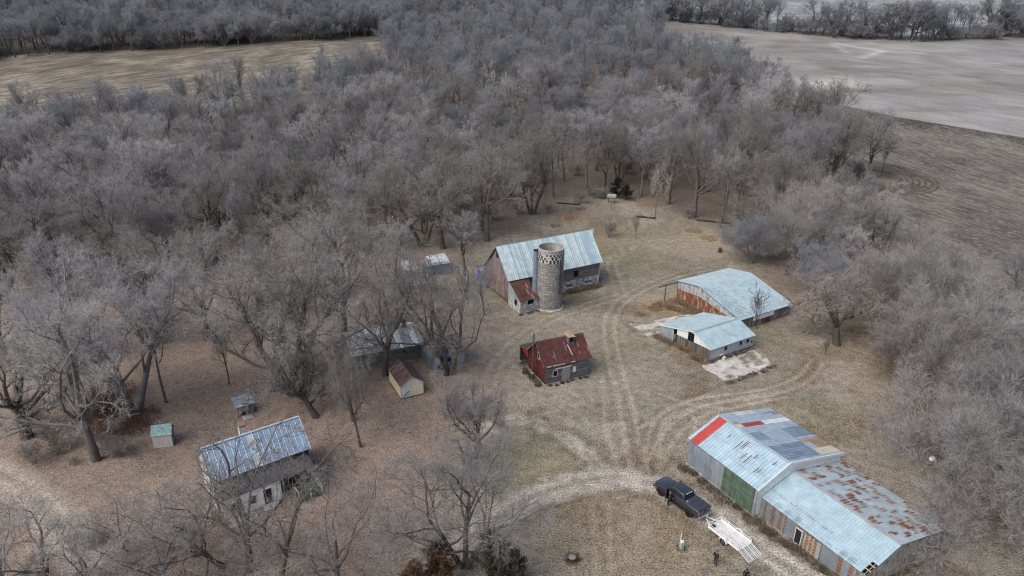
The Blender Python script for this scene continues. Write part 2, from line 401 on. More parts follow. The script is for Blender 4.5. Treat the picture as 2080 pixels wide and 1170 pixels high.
# fields: sheets that follow the ground a few cm above it
def resample(P, n):
    P = np.asarray(P); s = np.r_[0, np.cumsum(np.linalg.norm(np.diff(P, axis=0), axis=1))]; s /= s[-1]; t = np.linspace(0, 1, n)
    return np.stack([np.interp(t, s, P[:, k]) for k in range(2)], 1)
def field(name, lo, hi, mat, colfn, n=160, m=90, lift=.05):
    A, B = resample(rays(lo), n), resample(rays(hi), n); v = np.linspace(0, 1, m)[:, None, None]
    P = A[None]*(1-v)+B[None]*v; X, Y = P[..., 0], P[..., 1]
    return gmesh(name, X, Y, tz(X, Y)+lift, mat, None, colfn)
def fmat(name, rot, st, amt, fleck, ft, sc1=.9):
    t = NT(name); at = t.attr()
    a = t.noise(sc1, 4, stretch=st, rot=rot); b = t.noise(3.0, 3); c0 = t.noise(.05, 3)
    k = t.math('MULTIPLY', t.ramp(a, .3, .7, 1-amt, 1+amt), t.ramp(b, .3, .7, .75, 1.25))
    k = t.math('MULTIPLY', k, t.ramp(c0, .35, .65, .85, 1.15))
    c = t.mix(1.0, at.outputs['Color'], t.grey(k), 'MULTIPLY')
    fl = t.noise(2.2, 4, stretch=(st[0]*2, st[1]*.8, 1), rot=rot)
    c = t.mix(t.math('MULTIPLY', t.ramp(fl, .52, .66, 0, ft), at.outputs['Alpha']), c, fleck)
    return t.fin(c, .95, 0, .1, b, .5, .1)
def angle_of(a, b):
    p, q = np.array(ray(*a)), np.array(ray(*b)); return math.atan2(q[1]-p[1], q[0]-p[0])
def col_stub(X, Y):
    n = fbm(X, Y, 40, 1); n2 = fbm(X, Y, 9, 4); z = np.zeros(X.shape)
    c = np.array([.205, .18, .145])+(np.array([.15, .132, .108])-np.array([.205, .18, .145]))*sstep(.4, .6, n*.5+n2*.5)[..., None]
    return c, z+1, z, z
def col_pale(X, Y):
    n = fbm(X, Y*3, 60, 2); n2 = fbm(X+.35*Y, Y*4, 26, 5); z = np.zeros(X.shape)
    c = np.array([.19, .170, .151])+(np.array([.245, .24, .232])-np.array([.19, .170, .151]))*sstep(.42, .68, n*.55+n2*.45+np.clip((X-90)/400, -.1, .12))[..., None]
    px = ray(1690, 170)
    k = np.exp(-(((X-px[0])/18)**2+((Y-px[1])/5)**2))*.6
    c = c+(np.array([.5, .44, .37])-c)*k[..., None]
    for a, b, w_ in (((1700, 88), (1790, 104), .6), ((1790, 104), (1750, 118), .6), ((1870, 108), (1790, 104), .5), ((1695, 92), (1720, 106), .5)):
        d = dseg(X, Y, rays([a, b])); c = c+(np.array([.44, .42, .40])-c)*(w_*np.exp(-(d/2.2)**2))[..., None]
    return c, z+.4, z, z
RC = np.array(ray(1785, 360)); RR = np.linalg.norm(np.array(ray(1903, 378))-RC)
def col_plow(X, Y):
    n = fbm(X, Y, 30, 6); n2 = fbm(X, Y, 7, 2); z = np.zeros(X.shape)
    c = np.array([.105, .096, .084])+(np.array([.15, .137, .118])-np.array([.105, .096, .084]))*sstep(.35, .65, n*.5+n2*.5)[..., None]
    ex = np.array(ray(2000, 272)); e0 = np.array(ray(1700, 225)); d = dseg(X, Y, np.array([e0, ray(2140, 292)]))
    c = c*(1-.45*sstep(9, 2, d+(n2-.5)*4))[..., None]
    r = np.hypot(X-RC[0], (Y-RC[1])); q = r/RR
    ring = (q < 1.05)*(q > .33)
    rr = (.5+.5*np.sin(q*2*math.pi*9.5+(n2-.5)*1.2))*sstep(.2, .6, fbm(X, Y, 2.5, 9))
    c = np.where(ring[..., None], np.array([.072, .064, .054])+rr[..., None]*np.array([.085, .077, .063]), c)
    c = np.where((q <= .33)[..., None], np.array([.175, .152, .118])*(.7+.6*n2[..., None]), c)
    return c, np.where(q < 1.05, .25, 1.), z, z
F2LO = [(1320, 70), (1490, 158), (1620, 196), (1830, 239), (2080, 280), (2200, 300)]
field('stubble_field', [(-120, 350), (300, 268), (600, 210), (840, 150)], [(-120, 121), (300, 101), (600, 84), (800, 69)], fmat('stubble_rows', -angle_of((0, 190), (700, 90)), (.035, .55, 1), .5, (.085, .068, .05), .7), col_stub)
field('harvested_field', F2LO, [(1320, 46), (1500, 60), (1700, 77), (1860, 85), (2000, 80), (2200, 68)], fmat('harvested_rows', -angle_of((1700, 200), (2080, 270)), (.03, .35, 1), .15, (.26, .25, .24), .3), col_pale)
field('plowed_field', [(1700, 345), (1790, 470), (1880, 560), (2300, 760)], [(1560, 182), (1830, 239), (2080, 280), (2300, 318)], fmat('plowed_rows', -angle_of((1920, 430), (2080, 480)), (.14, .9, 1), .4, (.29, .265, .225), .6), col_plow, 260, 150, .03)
field('far_field', [(1280, 40), (1600, 66), (1860, 82), (2300, 60)], [(1280, -60), (1600, -60), (1860, -60), (2300, -60)], fmat('far_rows', -angle_of((1600, 20), (2080, 10)), (.05, .6, 1), .25, (.40, .40, .40), .5, .4), lambda X, Y: (np.full(X.shape+(3,), .25)*np.array([.95, .97, 1.0]), np.ones(X.shape), np.zeros(X.shape), np.zeros(X.shape)), 60, 40)

# ------------------------------------------------------------------ buildings
TIN = lin(172, 200, 210); TIN = (.40, .53, .60); TIN2 = (.36, .45, .52); WHITE = (.62, .64, .64)
GREYW = (.165, .155, .15); DKW = (.085, .078, .072); RUST = (.20, .082, .045); RUST2 = (.27, .135, .075)
def tin(base=TIN, a=.07, every=1):
    cache = {}
    def f(i, j, u, v):
        k = i//every
        if k not in cache: cache[k] = 1+random.uniform(-a, a)
        return jit(tuple(x*cache[k] for x in base), .025)
    return f
def boards(base, a=.22, axis='v', base2=None):
    cache = {}
    def f(i, j, u, v):
        k = j if axis == 'v' else i
        if k not in cache: cache[k] = (1+random.uniform(-a, a), random.random())
        q = cache[k]; b = mixc(base, base2, q[1]) if base2 else base
        return jit(tuple(x*q[0] for x in b), .06)
    return f
def roof_slope(parent, p00, p10, p11, p01, nu, nv, col, mat='sheet', rib=.035, lap=.02, name='roof', thick=.09, label=None, extra=None):
    """p00-p10 along the eave, p01-p11 along the ridge"""
    m = MB(); m.grid(p00, p10, p11, p01, nu, nv, col, rib, .1, lap)
    A = [Vector(p) for p in (p00, p10, p11, p01)]; n = (A[1]-A[0]).cross(A[3]-A[0]).normalized()
    B = [p-n*thick for p in A]; dk = (.10, .09, .08)
    full = all(col(i, j, (i+.5)/nu, (j+.5)/nv) is not None for i in (0, nu-1) for j in (0, nv-1))
    if full:
        m.face(B[::-1], dk)
        for i in range(4): m.face([B[i], B[(i+1) % 4], A[(i+1) % 4], A[i]], mixc(TIN2, dk, .5))
    if extra: extra(m)
    o = m.build(name, M[mat], parent)
    if label: o['label'] = label
    return o
def wall(parent, p00, p10, p11, p01, nu, nv, col, mat, rib=0, name='wall', label=None):
    m = MB(); m.grid(p00, p10, p11, p01, nu, nv, col, rib, .15)
    o = m.build(name, M[mat], parent)
    if label: o['label'] = label
    return o
def gable(parent, x, y0, ym, y1, h0, hm, h1, left, nu, nv, col, mat, rib=0, z0=0, name='wall', label=None):
    m = MB()
    a = [(x, y0, z0), (x, ym, z0), (x, ym, hm), (x, y0, h0)]; b = [(x, ym, z0), (x, y1, z0), (x, y1, h1), (x, ym, hm)]
    if left: a = [a[1], a[0], a[3], a[2]]; b = [b[1], b[0], b[3], b[2]]
    m.grid(*a, nu, nv, col, rib, .15); m.grid(*b, nu, nv, col, rib, .15)
    o = m.build(name, M[mat], parent)
    if label: o['label'] = label
    return o
def opening(parent, face, a0, a1, z0, z1, off, frame=None, pane='dark', name='window', fw=.09, proud=.03, label=None, fmat='paint'):
    """window or door on a wall: face 'f' front (y=off), 'l' left gable (x=off)"""
    d = lambda s0, s1, q0, q1, y: ((s0, off-y, q0), (s1, off+.02, q1)) if face == 'f' else ((off-y, s0, q0), (off+.02, s1, q1))
    m = MB(); base = frame or (.03, .03, .03)
    if frame:
        for s0, s1, q0, q1 in ((a0-fw, a1+fw, z1, z1+fw), (a0-fw, a1+fw, z0-fw, z0), (a0-fw, a0, z0, z1), (a1, a1+fw, z0, z1)):
            m.box(*d(s0, s1, q0, q1, proud+.03), base)
        o = m.build(name, M[fmat], parent)
        p = MB(); p.box(*d(a0, a1, z0, z1, proud), (.03, .03, .03)); p.build('pane', M[pane], o)
    else:
        m.box(*d(a0, a1, z0, z1, proud), base); o = m.build(name, M[pane], parent)
    if label: o['label'] = label
    return o
def plank_box(parent, name, lo, hi, col, mat='wood', label=None):
    m = MB(); m.box(lo, hi, col); o = m.build(name, M[mat], parent)
    if label: o['label'] = label
    return o
def frame3(x, y, a):
    c, s = math.cos(a), math.sin(a)
    return lambda X, Y, Z=0: (x+c*X-s*Y, y+s*X+c*Y, Z)

# ---- red shed
R = thing('storage_shed', 'small shed with dark red roof, red side and grey front beside a wooden pole', 'shed', (4.633, 81.712, 0), .437)
L, Wd, h, hr = 6.8, 5.1, 3.1, 5.48; m2 = Wd/2
MAR = (.098, .036, .034)
rdc = {}
def redroof(i, j, u, v):
    if i not in rdc: rdc[i] = (random.uniform(.8, 1.2), random.random() < .2, random.uniform(.1, .6), random.uniform(.3, 1))
    k, s_, a, b = rdc[i]; c = jit(tuple(x*k for x in MAR), .07)
    if s_ and a < v < b: c = mixc(c, (.34, .24, .22), random.uniform(.15, .5))
    return c
rc = {}
roof_slope(R, (-.3, -.25, h-.2), (L+.3, -.25, h-.2), (L+.3, m2, hr), (-.3, m2, hr), 30, 14, redroof, 'rustsheet', .03, extra=lambda m: [m.box((u0*L-.2, -.29, h-.25), (u1*L, -.22, h-.13), (.5, .48, .46)) for u0, u1 in ((.05, .12), (.18, .3), (.33, .42), (.6, .66))])
roof_slope(R, (L+.3, Wd+.25, h-.2), (-.3, Wd+.25, h-.2), (-.3, m2, hr), (L+.3, m2, hr), 12, 3, redroof, 'rustsheet', .03)
wall(R, (.05, 0, .15), (L-.05, 0, .15), (L-.05, 0, h-.1), (.05, 0, h-.1), 3, 13, boards(GREYW, .25, base2=DKW), 'wood')
wall(R, (L-.05, Wd, .15), (.05, Wd, .15), (.05, Wd, h-.1), (L-.05, Wd, h-.1), 3, 12, boards(GREYW), 'wood')
gable(R, .05, .02, m2, Wd, h-.08, hr-.15, h-.08, True, 4, 14, boards((.115, .030, .03), .2, base2=(.078, .024, .024)), 'wood', z0=.15, label='dull red board end wall')
gable(R, L-.05, .02, m2, Wd, h-.08, hr-.15, h-.08, False, 4, 14, boards(GREYW), 'wood', z0=.15)
f = MB(); f.box((-.05, -.1, -.05), (L+.05, Wd+.1, .17), (.33, .31, .28)); f.build('foundation', M['concrete'], R)
dr = opening(R, 'f', 2.62, 3.85, .25, 2.15, 0, None, 'vwood', 'door', proud=.08)
dr.data.color_attributes['Col'].data.foreach_set('color', np.tile(np.array([.25, .25, .26, 1], np.float32), len(dr.data.loops)))
plank_box(R, 'door_track', (1.5, -.14, 2.2), (3.95, -.03, 2.32), (.62, .62, .6), 'paint')
opening(R, 'f', 1.28, 1.85, 1.15, 1.95, 0, (.42, .42, .4), 'dark', label='window with a dark brown pane')
opening(R, 'f', 4.35, 4.72, 1.2, 1.95, 0, (.35, .35, .34), 'paint', label='small window covered in white').children[0].data.color_attributes['Col'].data.foreach_set('color', np.tile(np.array([.7, .7, .7, 1], np.float32), 24))
opening(R, 'l', 1.75, 2.2, 3.15, 3.95, .05, (.5, .48, .46), 'dark')
cup = MB(); cup.box((4.3, 1.55, 4.3), (5.2, 2.65, 5.75), (.15, .14, .13)); o = cup.build('cupola', M['wood'], R)
c2 = MB(); c2.hexa([(4.2, 1.42, 5.72), (5.3, 1.42, 5.72), (5.3, 2.72, 5.82), (4.2, 2.72, 5.82)], [(4.2, 1.42, 5.77), (5.3, 1.42, 5.77), (5.3, 2.72, 5.92), (4.2, 2.72, 5.92)], (.42, .30, .19)); c2.build('lid', M['wood'], o)
c3 = MB(); c3.box((4.45, 1.52, 5.0), (5.05, 1.56, 5.6), (.02, .02, .02)); c3.build('louver', M['dark'], o)
st = MB(); st.bar((4.1, 1.5, 4.75), (4.35, .35, 3.6), .12, .06, (.5, .47, .44)); st.build('roof_patch', M['paint'], R)
lt = MB()
roof_slope(R, (L+.1, Wd+2.9, 2.35), (-.3, Wd+2.9, 2.35), (-.3, Wd+.1, 3.25), (L+.1, Wd+.1, 3.25), 10, 3, lambda i, j, u, v: jit((.10, .07, .065), .2), 'rustsheet', .03, name='lean_to_roof')
g = MB(); g.face([(.0, Wd+.1, 3.15), (.0, Wd+.1, 1.55), (.0, Wd+2.7, 2.2), (.0, Wd+2.7, 2.3)], (.26, .045, .035)); g.face([(.02, Wd+.1, 3.15), (.02, Wd+2.7, 2.3), (.02, Wd+2.7, 2.2), (.02, Wd+.1, 1.55)], (.2, .04, .03)); g.build('gable_panel', M['wood'], R)
p = MB(); p.box((-.02, Wd+2.6, 0), (.14, Wd+2.76, 2.3), DKW); p.box((L-.3, Wd+2.6, 0), (L-.14, Wd+2.76, 2.3), DKW); p.box((0, Wd+2.65, 2.12), (L-.1, Wd+2.73, 2.28), DKW); p.build('lean_to_frame', M['wood'], R)
wall(R, (L-.1, Wd+2.7, 0), (.1, Wd+2.7, 0), (.1, Wd+2.7, 2.2), (L-.1, Wd+2.7, 2.2), 2, 9, boards(DKW), 'wood', name='lean_to_wall')

# ---- big machine shed: tall section A and low section B, joined: one building
A = thing('machine_shed', 'long patched metal shed with red roof stripe on its tall half and rust behind', 'shed', (20.196, 65.196, 0), -1.05)
L1, L2, WA, hA, rA, mA = 9.92, 21.71, 12.83, 3.43, 5.22, 4.1
LB = L1+.05; WB, hB, rB, mB = 12.95, 2.33, 3.85, 5.04; yB = .75
BLUE = (.22, .29, .36)
def roofA_front(i, j, u, v):
    c = jit(TIN, .05)
    if .055 < u < .135: return jit((.50, .075, .06), .06)
    return c
def roofA_back(i, j, u, v):     # v: 0 eave .. 1 ridge
    w_ = 1-v; c = jit((.41, .49, .55), .06)
    if .235 < u < .315:
        if .14 < w_ < .55: return jit((.38, .07, .06), .08)
        if w_ >= .55: return jit((.78, .78, .76), .04)
        return jit((.62, .60, .54), .08)
    if u < .06 and .3 < w_ < .62: return jit(WHITE, .05)
    if .09 < u < .15 and w_ > .72 and random.random() < .6: return mixc(c, RUST2, .6)
    if .2 < u < .235 and w_ < .16: return (.45, .26, .18)
    if .43 < u < .57 and w_ < .26: return jit(mixc(BLUE, TIN2, .3), .08)
    if .44 < u < .60 and w_ > .58: return jit(BLUE, .1)
    if .86 < u < .96 and w_ > .64: return jit((.66, .61, .46), .05)
    if .70 < u < .97 and w_ < .62: return jit(BLUE, .12)
    if .65 < u < .73 and .6 < w_ < .76: return jit((.48, .33, .26), .08)
    if .71 < u < .86 and w_ >= .74: return jit((.36, .26, .18), .1)
    if .64 < u < .71 and w_ >= .78: return jit((.46, .33, .27), .08)
    return c
roof_slope(A, (L1+.1, WA+.15, hA-.03), (-.15, WA+.15, hA-.03), (-.15, mA, rA), (L1+.1, mA, rA), 26, 8, lambda i, j, u, v: roofA_back(i, j, 1-u, v), rib=.04, label='back roof slope patched in red, white and blue sheets')
rcap = MB(); rcap.bar((-.15, mA, rA+.03), (L1+.1, mA, rA+.03), .35, .05, (.4, .47, .52)); rcap.build('ridge_cap', M['sheet'], A)
def scuffs(rs):
  for (u, v, l_) in ((.46, .45, 1.3), (.5, .6, 1.0), (.52, .58, 1.1), (.6, .35, .9), (.66, .3, 1.2), (.7, .55, .6), (.82, .25, .8), (.85, .3, .6), (.9, .7, .5), (.3, .6, .5)):
    y = v*mA; z = hA+(rA-hA)*v+.05; s = (rA-hA)/mA
    rs.bar((u*L1, y, z), (u*L1+.05, y+l_, z+l_*s), .06, .03, jit((.16, .085, .06), .2)); rs.bar((u*L1+.16, y+.1, z), (u*L1+.2, y+l_*.7, z+l_*.6*s), .035, .03, jit((.22, .15, .12), .2))
roof_slope(A, (-.15, -.15, hA-.06), (L1+.1, -.15, hA-.06), (L1+.1, mA, rA), (-.15, mA, rA), 26, 4, roofA_front, rib=.04, label='front roof slope with one red sheet', extra=scuffs)
def wallA(i, j, u, v):
    c = (.25, .29, .34) if u < .42 else (.30, .33, .36)
    return jit(c, .16)
wall(A, (.05, 0, .12), (L1, 0, .12), (L1, 0, hA-.06), (.05, 0, hA-.06), 34, 2, wallA, 'sheet', .035)
wall(A, (L1, WA, 0), (.05, WA, 0), (.05, WA, hA-.06), (L1, WA, hA-.06), 24, 1, tin((.3, .33, .36), .1), 'sheet', .03)
gable(A, .05, .02, mA, WA, hA-.06, rA-.1, hA-.06, True, 12, 2, tin((.3, .33, .36), .1), 'sheet', .03)
gable(A, L1, .02, mA, WA, hA-.06, rA-.1, hA-.06, False, 3, 16, boards((.62, .66, .68), .06), 'paint', label='white board end wall above the low roof')
fa = MB(); fa.bar((L1+.14, -.2, hA-.12), (L1+.14, mA, rA-.06), .1, .34, WHITE); fa.bar((L1+.14, mA, rA-.06), (L1+.14, WA+.2, hA-.10), .1, .34, WHITE); fa.build('fascia', M['paint'], A)
dg = MB(); GR = (.085, .122, .092)
dg.grid((L1*.55, -.1, .2), (L1*.965, -.1, .2), (L1*.965, -.1, hA-.2), (L1*.55, -.1, hA-.2), 20, 1, lambda i, j, u, v: jit(GR, .14), .02)
d1 = dg.build('sliding_door', M['rustsheet'], A); d1['label'] = 'green metal sliding door'
bt = MB()
for z in (.25, hA*.53, hA-.25): bt.box((L1*.55, -.14, z-.03), (L1*.965, -.11, z+.03), (.10, .17, .11))
for u in (.55, .757, .96): bt.box((L1*u-.03, -.14, .2), (L1*u+.03, -.11, hA-.2), (.10, .17, .11))
bt.build('batten', M['paint'], d1)
sk = MB(); sk.box((-.02, -.12, -.05), (L1+.1, .02, .16), (.36, .34, .31)); sk.build('foundation', M['concrete'], A)
# low section
def roofB_front(i, j, u, v):
    if u > .945 and v < .30: return None
    c = jit((.40, .53, .59), .025)
    if j == 0 and random.random() < .3: c = mixc(c, (.1, .09, .08), .3)
    return c
ru = {}
def roofB_back(i, j, u, v):      # u along eave from right end; each sheet spans eight fine rows, rust creeps up from its lower end
    c = jit(mixc((.45, .54, .58), (.47, .46, .43), random.random()*.25), .05); sh, k = divmod(j+2*(i//4 % 2), 8)
    g_ = (i//3, sh)
    if g_ not in ru: ru[g_] = (random.random(), random.uniform(.5, 1.1), random.random())
    p_, reach, p2 = ru[g_]
    if i not in ru: ru[i] = random.uniform(.65, 1.2)
    e = k/8.
    if p_ < .6:
        a = max(0, 1.1-abs(e-.3-.15*p2)/(reach*.62))*ru[i]*(1.5 if p2 < .4 else .8)*(1.1 if i % 2 else .6)
        return mixc(c, jit((.235, .088, .042) if p2 < .55 else RUST2, .22), min(.97, a*random.uniform(.85, 1.3)))
    if p_ < .6 and k == 0: return mixc(c, RUST2, .5)
    return c
nB = 40
roof_slope(A, (L2+.15, WB+.15, hB-.05), (LB, WB+.15, hB-.05), (LB, mB, rB), (L2+.15, mB, rB), 64, 48, roofB_back, rib=.02, lap=.004, label='rust-streaked roof slope')
rcap = MB(); rcap.bar((LB, mB, rB+.03), (L2+.15, mB, rB+.03), .3, .04, (.42, .42, .42)); rcap.build('ridge_cap', M['sheet'], A)
def fasteners(sc_):
  for v in (.045, .27, .30):
    for k in range(60):
        if random.random() < .6:
            x = LB+.3+(L2-LB-1.2)*k/60; y = yB+v*(mB-yB)
            z = hB+(rB-hB)*v+.025
            if x < LB+(L2-LB)*(.92 if v < .1 else .62): sc_.box((x, y-.04, z), (x+.06, y+.04, z+.02), (.15, .15, .155) if v > .1 else (.06, .055, .055))
roof_slope(A, (LB, yB-.15, hB-.05), (L2+.15, yB-.15, hB-.05), (L2+.15, mB, rB), (LB, mB, rB), nB, 6, roofB_front, rib=.008, lap=.002, label='pale blue-grey roof slope with a hole at its corner', extra=fasteners)
rf = MB()
for k in range(5): rf.bar((L2-.15-.32*k, yB, hB-.12), (L2-.15-.32*k, mB*.55, hB+.55), .05, .12, (.35, .31, .27))
for y_ in (1.2, 1.75): rf.bar((L2-1.7, y_, hB-.02+(y_-yB)*.355), (L2+.1, y_, hB-.02+(y_-yB)*.355), .09, .04, (.5, .46, .4))
rf.build('rafters', M['wood'], A)
rb = {}
def wallB(i, j, u, v):
    c = jit((.23, .275, .31), .12)
    k = u*26
    for a, b in ((1.0, 1.7), (2.9, 3.9), (5.1, 6.0), (6.5, 7.1), (10.0, 11.0), (11.6, 12.5), (13.1, 13.9), (20.1, 21.0), (22.6, 23.5), (24, 24.8)):
        if a < k < b:
            return jit(RUST if j % 2 == 0 else mixc(RUST2, (.3, .27, .24), .35), .2)
    if 9.2 < k < 14.6: return jit((.27, .26, .235), .12)
    if .9 < k < 7.6 and random.random() < .25: return mixc(c, RUST2, .25)
    return c
wall(A, (L1+.02, yB-.0, .05), (L2, yB, .05), (L2, yB, hB-.1), (L1+.02, yB, hB-.1), 104, 11, wallB, 'sheet', .0)
rbm = MB()
for k in range(53): x = L1+.1+(L2-L1-.1)*k/52; rbm.box((x-.015, yB-.035, .05), (x+.015, yB-.004, hB-.1), jit((.25, .27, .29), .15))
rbm.build('wall_ribs', M['sheet'], A)
opening(A, 'f', L1+4.45, L1+5.1, .12, 1.75, yB-.02, (.55, .57, .58), 'glass', 'door', .06, .03, fmat='paint')
sp = MB(); sp.box((L1+4.2, yB-.16, .08), (L1+6.95, yB-.09, 2.0), (.2, .2, .2)); 
sd_ = MB()
def slidB(i, j, u, v):
    for a, b in ((.1, .25), (.35, .5), (.62, .75)):
        if a < u < b: return jit(RUST if j % 2 == 0 else mixc(RUST2, (.3, .27, .24), .3), .2)
    return jit((.27, .265, .245), .1)
sd_.grid((L1+5.45, yB-.12, .06), (L1+7.3, yB-.12, .06), (L1+7.3, yB-.12, 2.05), (L1+5.45, yB-.12, 2.05), 20, 11, slidB)
sd_.build('sliding_door', M['rustsheet'], A)['label'] = 'grey metal sliding door with columns of rust'
def wallBr(i, j, u, v):
    c = jit((.27, .265, .26), .18)
    if random.random() < (.55 if v > .55 and u < .35 else .14): c = mixc(c, RUST, random.uniform(.25, .75))
    return c
gable(A, L2, yB+.01, mB, WB, hB-.1, rB-.1, hB-.1, False, 26, 5, wallBr, 'rustsheet', .03, label='rust-stained end wall')
wall(A, (L2, WB, 0), (L1, WB, 0), (L1, WB, hB-.06), (L2, WB, hB-.06), 30, 1, tin((.3, .32, .34), .12), 'sheet', .03)

# ---- barn
N = thing('barn', 'tall barn with pale blue metal roof and weathered boards above a whitewashed stone base', 'barn', (-.586, 108.094, 0), .533)
L, Wd, h, hr = 19.03, 7.9, 4.85, 9.35; m2 = Wd/2
rcol = {}
def barnroof(i, j, u, v):
    if i not in rcol: rcol[i] = random.choice([(.42, .53, .57), (.50, .60, .62), (.36, .47, .53), (.55, .63, .64)])
    c = jit(rcol[i], .05)
    if .31 < u < .39 and .12 < v < .42: c = jit((.27, .33, .38), .08)
    return c
s_ = (hr-h)/m2
roof_slope(N, (-.4, -.35, h-.35*s_), (L+.4, -.35, h-.35*s_), (L+.4, m2, hr), (-.4, m2, hr), 44, 6, barnroof, rib=.05)
roof_slope(N, (L+.4, Wd+.35, h-.35*s_), (-.4, Wd+.35, h-.35*s_), (-.4, m2, hr), (L+.4, m2, hr), 44, 3, barnroof, rib=.05)
hay = MB()
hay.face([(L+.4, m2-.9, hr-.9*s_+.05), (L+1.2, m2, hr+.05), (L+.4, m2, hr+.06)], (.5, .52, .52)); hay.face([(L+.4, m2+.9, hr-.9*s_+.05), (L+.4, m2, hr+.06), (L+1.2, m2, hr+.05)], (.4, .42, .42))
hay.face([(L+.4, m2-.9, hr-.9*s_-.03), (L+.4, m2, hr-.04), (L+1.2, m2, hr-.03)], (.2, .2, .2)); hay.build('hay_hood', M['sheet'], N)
zb = 2.0
wall(N, (0, 0, zb), (L, 0, zb), (L, 0, h), (0, 0, h), 4, 11, boards((.19, .155, .155), .18, base2=(.14, .12, .12)), 'wood', label='weathered grey board upper wall')
st = MB(); st.grid((-.03, -.06, 0), (L+.05, -.06, 0), (L+.05, -.06, zb), (-.03, -.06, zb), 40, 5, lambda i, j, u, v: jit((.40, .41, .42), .22) if random.random() > .12 else jit((.22, .21, .2), .2))
st.grid((L+.05, -.06, 0), (L+.05, Wd, 0), (L+.05, Wd, zb), (L+.05, -.06, zb), 16, 5, lambda i, j, u, v: jit((.36, .36, .36), .22))
st.face([(-.03, -.06, zb), (L+.05, -.06, zb), (L+.05, 0, zb), (-.03, 0, zb)], (.35, .35, .35)); st.build('stone_base', M['stone'], N)
gable(N, 0, 0, m2, Wd, h, hr-.2, h, True, 10, 3, lambda i, j, u, v: jit(mixc((.16, .09, .085), (.22, .195, .19), random.random()), .15), 'vwood', .02, z0=zb*.4, label='faded red board end wall')
gable(N, L, 0, m2, Wd, h, hr-.2, h, False, 4, 12, boards(GREYW), 'wood', z0=zb)
wall(N, (L, Wd, 0), (0, Wd, 0), (0, Wd, h), (L, Wd, h), 4, 11, boards(GREYW), 'wood')
opening(N, 'f', 13.35, 14.35, 2.55, 3.7, 0, (.14, .12, .12), 'dark')
for x0 in (11.9, 15.9):
    o = opening(N, 'f', x0, x0+1.3, .85, 1.35, -.06, (.33, .33, .3), 'glass', fw=.06)
    s1 = MB(); s1.box((x0-.1, -.2, .66), (x0+1.4, -.06, .78), (.66, .66, .64)); s1.build('sill', M['paint'], o)
    s2 = MB()
    for k in range(1, 5): s2.box((x0+k*.26-.03, -.12, .85), (x0+k*.26+.03, -.09, 1.35), (.33, .34, .28))
    s2.build('mullion', M['paint'], o)
eg = MB(); eg.box((L-.1, -.09, zb), (L+.07, 0, h-.1), (.33, .32, .32)); eg.build('corner_board', M['wood'], N)
opening(N, 'l', 3.4, 4.3, 7.3, 8.3, -.0, None, 'dark', 'hay_door', proud=.03)
# lean-to with blue tarp at the back left
roof_slope(N, (3.5, Wd+3.9, 2.9), (-.2, Wd+3.9, 2.9), (-.2, Wd+.2, 4.7), (3.5, Wd+.2, 4.7), 8, 2, tin((.30, .36, .40), .15), name='lean_to_roof')
wall(N, (0, Wd+3.7, 0), (0, Wd, 0), (0, Wd, 4.6), (0, Wd+3.7, 2.8), 9, 2, tin((.33, .39, .43), .15), 'sheet', .03, name='lean_to_wall')
tp = MB()
tp.grid((-.08, Wd+3.5, .5), (-.12, Wd+1.6, .6), (-.06, Wd+1.9, 2.7), (-.05, Wd+3.4, 2.6), 6, 6, lambda i, j, u, v: jit((.02, .11, .42), .3)); 
o = tp.build('tarp', M['paint'], N)
# milk house in front
an_roof = [(-.35, -4.45, 2.35), (3.45, -4.3, 2.35), (3.65, .0, 4.35), (.0, -.1, 4.35)]
roof_slope(N, *an_roof, 9, 4, lambda i, j, u, v: jit((.095, .047, .04), .18) if random.random() > .12 else jit((.24, .13, .1), .2), 'rustsheet', .025, name='annex_roof', label='rusty brown lean-to roof')
aw = MB()
wcol = lambda i, j, u, v: jit((.46, .46, .45), .14) if random.random() > .14 else jit((.2, .2, .2), .2)
aw.grid((-.1, -4.15, 0), (3.5, -4.0, 0), (3.5, -4.0, 1.3), (-.1, -4.15, 1.3), 18, 6, wcol)
aw.grid((-.1, -4.15, 1.3), (1.35, -4.1, 1.3), (1.35, -4.1, 2.35), (-.1, -4.15, 2.35), 7, 5, wcol)
aw.grid((2.5, -4.05, 1.3), (3.5, -4.0, 1.3), (3.5, -4.0, 2.35), (2.5, -4.05, 2.35), 5, 5, wcol)
aw.grid((-.05, -.1, 0), (-.1, -4.15, 0), (-.1, -4.15, 1.9), (-.05, -.1, 1.9), 18, 5, wcol)
aw.grid((3.5, -4.0, 0), (3.6, -.1, 0), (3.6, -.1, 4.2), (3.5, -4.0, 2.35), 12, 5, wcol); aw.build('annex_wall', M['stone'], N)
wall(N, (-.06, -.1, 1.9), (-.1, -4.15, 1.9), (-.1, -4.15, 2.3), (-.06, -.1, 4.25), 8, 2, tin((.42, .47, .5), .1), 'sheet', .02, name='annex_gable')
opening(N, 'l', -3.0, -2.3, 1.1, 2.0, -.12, None, 'dark')
dk = MB(); dk.box((1.3, -3.9, .3), (2.55, -3.6, 2.4), (.02, .02, .02)); dk.build('doorway', M['dark'], N)
lid = MB(); lid.bar((1.45, -4.2, 1.25), (2.3, -4.15, 1.35), .3, .05, (.5, .5, .48)); lid.build('broken_board', M['paint'], N)

